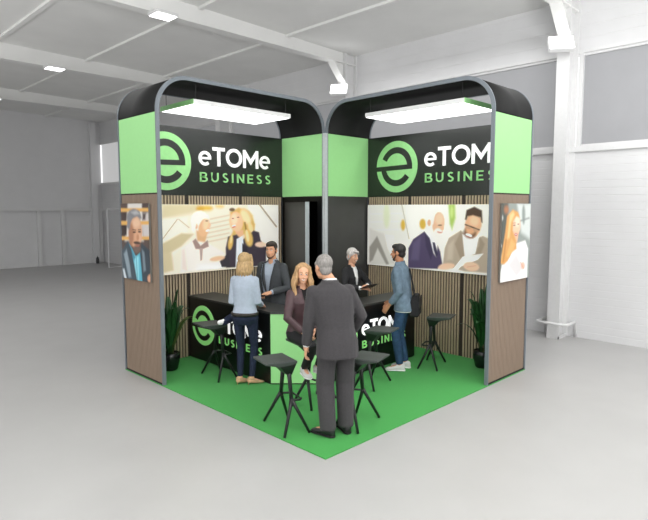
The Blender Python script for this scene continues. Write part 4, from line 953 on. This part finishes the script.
# 2 the woman in the pale blue shirt, seen from behind
P = person('person', 'person in a pale blue shirt and dark jeans seen from behind, fair bobbed hair', (-1.02, 2.13), 78, 1.69, female=True, head=(-6, -4, 0),
           hands=[(-.15, .22, 1.05, (-.2, -1, -.3)), (.15, .26, 1.05, (.2, -1, -.3))], feet=[(-.085, .0, .09), (.075, .02, .09)], feet_yaw=(-30, -48), curl=.35, heel=.05)
brows(P, 'A98B5F'); mouth(P); hair(P, 'bob', 'B29468')
trousers(P, M_jeans, .92, -.006)
upper(P, 'shirt', M_shirtb, hem=.985, ease=.004, sleeve=(.056, .047, .036))
shoes(P, M_beige, M_beige, (-30, -48), 'heel')
P['torso'](b := MB(), [(.955, .184, .140, -.010), (.997, .182, .138, -.008)]); b.obj('belt', mat('dark belt leather', '2A2623', .5), P['t'], True)
# 3 the man behind the left counter
P = person('person', 'bearded person in a dark suit and open pale blue shirt behind the left counter', (-.75, 3.0), 250, 1.785, female=False, twist=-10, head=(14, -3, 0),
           hands=[(-.10, .27, 1.10, (-.9, -.8, -.3)), (.25, .06, .85)], skin='D9A280', curl=.7)
brows(P, '2A201B'); mouth(P); beard(P, '6A4C3C'); hair(P, 'swept', '33271F')
trousers(P, M_suitd); shoes(P, M_shoeb, M_sole, (8, -8))
upper(P, 'shirt', M_shirtb, hem=.90, ease=-.02, sleeve=(.052, .046, .037), cuffs=.0)
upper(P, 'jacket', M_suitd, hem=.82, ease=.004, sleeve=(.068, .058, .048), front=(.11, .62, 1.35, .025), cuffs=.025)
collar(P, M_shirtb, .066, .028, .7); lapels(P, M_suitd, .085, 1.0, 1.48)
e, w = P['arms'][0][1:]
ph = tag(MB().box(-.036, -.075, -.005, .036, .075, .005).obj('phone', mat('black phone glass', '101114', .15), None, bevel=.004), 'black phone held by the bearded person behind the counter', 'phone')
Mt = Matrix.LocRotScale(P['t'].location, P['t'].rotation_euler, P['t'].scale)
ph.location = Mt @ (w + (w - e).normalized() * .11 + Vector((0, 0, -.028))); ph.rotation_euler = (math.radians(25), 0, P['t'].rotation_euler.z + .3)
# 4 the seated woman
P = person('person', 'smiling person with long fair hair in a plum brown jacket, sitting on a bar stool', (-.29, 1.50), 303, 1.70, z0=.015, female=True, lean=(0, .04), seat=.765, head=(-24, -2, -4),
           hands=[(-.07, .23, .99, (-1, -.2, -.3)), (.10, .25, .99, (1, -.2, -.3))], feet=[(-.08, .28, .50), (.03, .14, .46)], feet_yaw=(0, -12), curl=.6)
brows(P, '9A7A50'); mouth(P, 'C0605C', True); hair(P, 'long', 'B08C62')
trousers(P, M_blackc, .95)
upper(P, 'top', M_blackc, hem=.96, ease=-.016, sleeve=(.045, .04, .03), cuffs=.04)
upper(P, 'jacket', M_brown, hem=.93, ease=.002, sleeve=(.062, .053, .042), front=(.055, 1.02, 1.5, 0), cuffs=.02)
lapels(P, M_brown, .055, 1.1, 1.48)
shoes(P, M_canvas, M_solew, (0, -12))
# 5 the lady with the tablet
P = person('person', 'person with short silver hair in a black blazer holding a tablet behind the right counter', (.38, 3.47), -48, 1.655, female=True, lean=(0, .03), head=(-2, -8, 0),
           hands=[(-.07, .31, 1.20, (-1, -.4, -.4)), (.10, .34, 1.18, (1, -.4, -.4))], curl=.35, skin='DDA98A')
brows(P, '8A807A'); mouth(P, 'B5605C', True); hair(P, 'crop', 'C4BEBB')
trousers(P, M_blackc); shoes(P, M_shoeb, M_sole, (8, -8))
upper(P, 'blouse', M_shirtw, hem=.93, ease=-.014, sleeve=(.048, .042, .033), cuffs=-.01)
upper(P, 'blazer', M_blazer, hem=.86, ease=.004, sleeve=(.063, .055, .045), front=(.06, 1.0, 1.5, 0), cuffs=.035)
lapels(P, M_blazer, .055, 1.02, 1.48)
Mt = Matrix.LocRotScale(P['t'].location, P['t'].rotation_euler, P['t'].scale)
tb = thing('tablet', 'dark tablet held by the silver-haired person behind the right counter', 'tablet', Mt @ Vector((.03, .45, 1.215)), P['t'].rotation_euler.z)
tb.rotation_euler = (math.radians(24), 0, P['t'].rotation_euler.z)
MB().box(-.12, -.085, -.005, .12, .085, .004).obj('case', mat('dark tablet case', '2B2523', .5), tb, bevel=.003)
MB().box(-.11, -.075, .004, .11, .075, .006).obj('screen', mat('black phone glass', '101114', .15), tb)
# 6 the man in denim
P = person('person', 'person in a denim shirt and blue jeans standing in profile at the right counter', (1.095, 2.80), 163, 1.76, lean=(0, .06), head=(-6, -3, 0), twist=-6,
           hands=[(-.15, .19, .93, (-.3, -1, -.2)), (.10, .20, .95, (.5, -1, 0))], feet=[(-.09, .03, .09), (.09, -.02, .09)], skin='B98262', curl=.5)
brows(P, '1E1815'); mouth(P); hair(P, 'swept', '1F1B1A'); beard(P, '3A2C26')
trousers(P, M_jeans2, .95, .004)
upper(P, 'shirt', M_denim, hem=.86, sleeve=(.064, .055, .042), cuffs=.05)
collar(P, M_denim, .068, .03, .6)
upper(P, 'tee_shirt', M_shirtw, hem=.845, ease=-.008, sleeve=(.05, .045, .03), cuffs=.2)
shoes(P, M_canvas, M_solew, (8, -8))
Mt = Matrix.LocRotScale(P['t'].location, P['t'].rotation_euler, P['t'].scale)
bg = thing('shoulder_bag', 'black bag hanging behind the hip of the person in denim', 'bag', Mt @ Vector((.03, -.165, .93)), P['t'].rotation_euler.z)
b = MB(); b.hull([(x * f, y, z) for z, f, yy in ((-.15, .85, .05), (-.13, 1, .06), (.05, 1, .06), (.15, .85, .03)) for x in (-.15, .15) for y in (-yy, yy)]); b.obj('pouch', M_blackc, bg, bevel=.015)
b = MB(); b.hull([(-.14, -.066, .13), (.14, -.066, .13), (.14, -.064, -.03), (-.14, -.064, -.03), (-.14, -.058, .13), (.14, -.058, .13), (.14, -.055, -.03), (-.14, -.055, -.03)]); b.obj('flap', mat('black bag leather', '17171A', .5), bg, bevel=.004)
MB().tube([(-.14, 0, .13), (-.11, .03, .30), (-.04, .085, .50)], .012, 8).obj('strap', M_blackc, bg, True)
# jacket draped on the stool beside the person in dark jeans
x, y = -1.27, 2.31; v, u = W(x, y)
jk = thing('folded_jacket', 'dark navy bundle with a pale end on the stool by the person in jeans', 'jacket', (v, u, .762), math.atan2(*reversed(W(.85, .5))))
b = MB(); b.tube([(-.06, 0, .03), (.02, .01, .065), (.10, -.01, .12), (.19, 0, .19)], [.042, .055, .05, .045], 12, True); b.tube([(-.03, .04, .03), (.06, .05, .07), (.15, .03, .13)], [.03, .045, .03], 10, True)
put('cloth', remesh(b, .01, 2), M_jeans, jk)
MB().tube([(-.115, 0, .035), (-.075, 0, .035), (-.05, 0, .045)], [.032, .036, .034], 12, True).obj('pale_lining', M_shirtw, jk, True)
# ---------------------------------------------------------------- camera
cd = bpy.data.cameras.new('camera'); cam = bpy.data.objects.new('camera', cd); C.objects.link(cam)
cv, cu = W(-.0109, -4.8412)
cam.location = (cv, cu, 2.2727)
cam.rotation_euler = (math.radians(90) - .093, 0, math.radians(-45) + .0007)
cd.sensor_width = 36; cd.lens = 36 * 554.51 / 648; cd.clip_end = 200
cd.dof.use_dof = True; cd.dof.focus_distance = 7.9; cd.dof.aperture_fstop = 2.2
bpy.context.scene.camera = cam
# ---------------------------------------------------------------- light
wd = bpy.data.worlds.new('daylight'); bpy.context.scene.world = wd; wd.use_nodes = True
bgn = wd.node_tree.nodes['Background']; bgn.inputs['Color'].default_value = (1, 1, 1, 1); bgn.inputs['Strength'].default_value = 1.6
def area(name, loc, size, power, rot=(0, 0, 0), col=(1, 1, 1)):
    l = bpy.data.lights.new(name, 'AREA'); l.shape = 'RECTANGLE'; l.size, l.size_y = size; l.energy = power; l.color = col
    o = bpy.data.objects.new(name, l); C.objects.link(o); o.location = loc; o.rotation_euler = rot
    return o
area('fill_overhead', (-1, -1, 5.5), (4, 4), 60)  # added fill over the front of the stand, no fixture
area('fill_uplight', (-5, -5, 2.6), (5, 5), 800, (math.radians(180), 0, 0))  # upward fills out of view, added to brighten ceiling and hall
area('fill_uplight', (-6, 7, 2.6), (3, 8), 260, (math.radians(180), 0, 0))
area('fill_uplight', (.5, -5.5, 2.6), (4, 2), 820, (math.radians(180), 0, 0))
area('fill_overhead', (0, 9.5, 5.5), (4, 8), 160)  # added fill without a fixture, lifts the left floor
area('fill_overhead', (4.4, -2.2, 5.0), (2, 3), 75)  # added fill without a fixture, lifts the floor by the right wall
area('fill_overhead', (5.25, 2.5, 5.3), (.8, 6), 60)  # added fill without a fixture, lifts the wall behind the stand
sc = bpy.context.scene
sc.view_settings.view_transform = 'Standard'; sc.view_settings.look = 'None'; sc.view_settings.gamma = 1; sc.view_settings.exposure = -.2
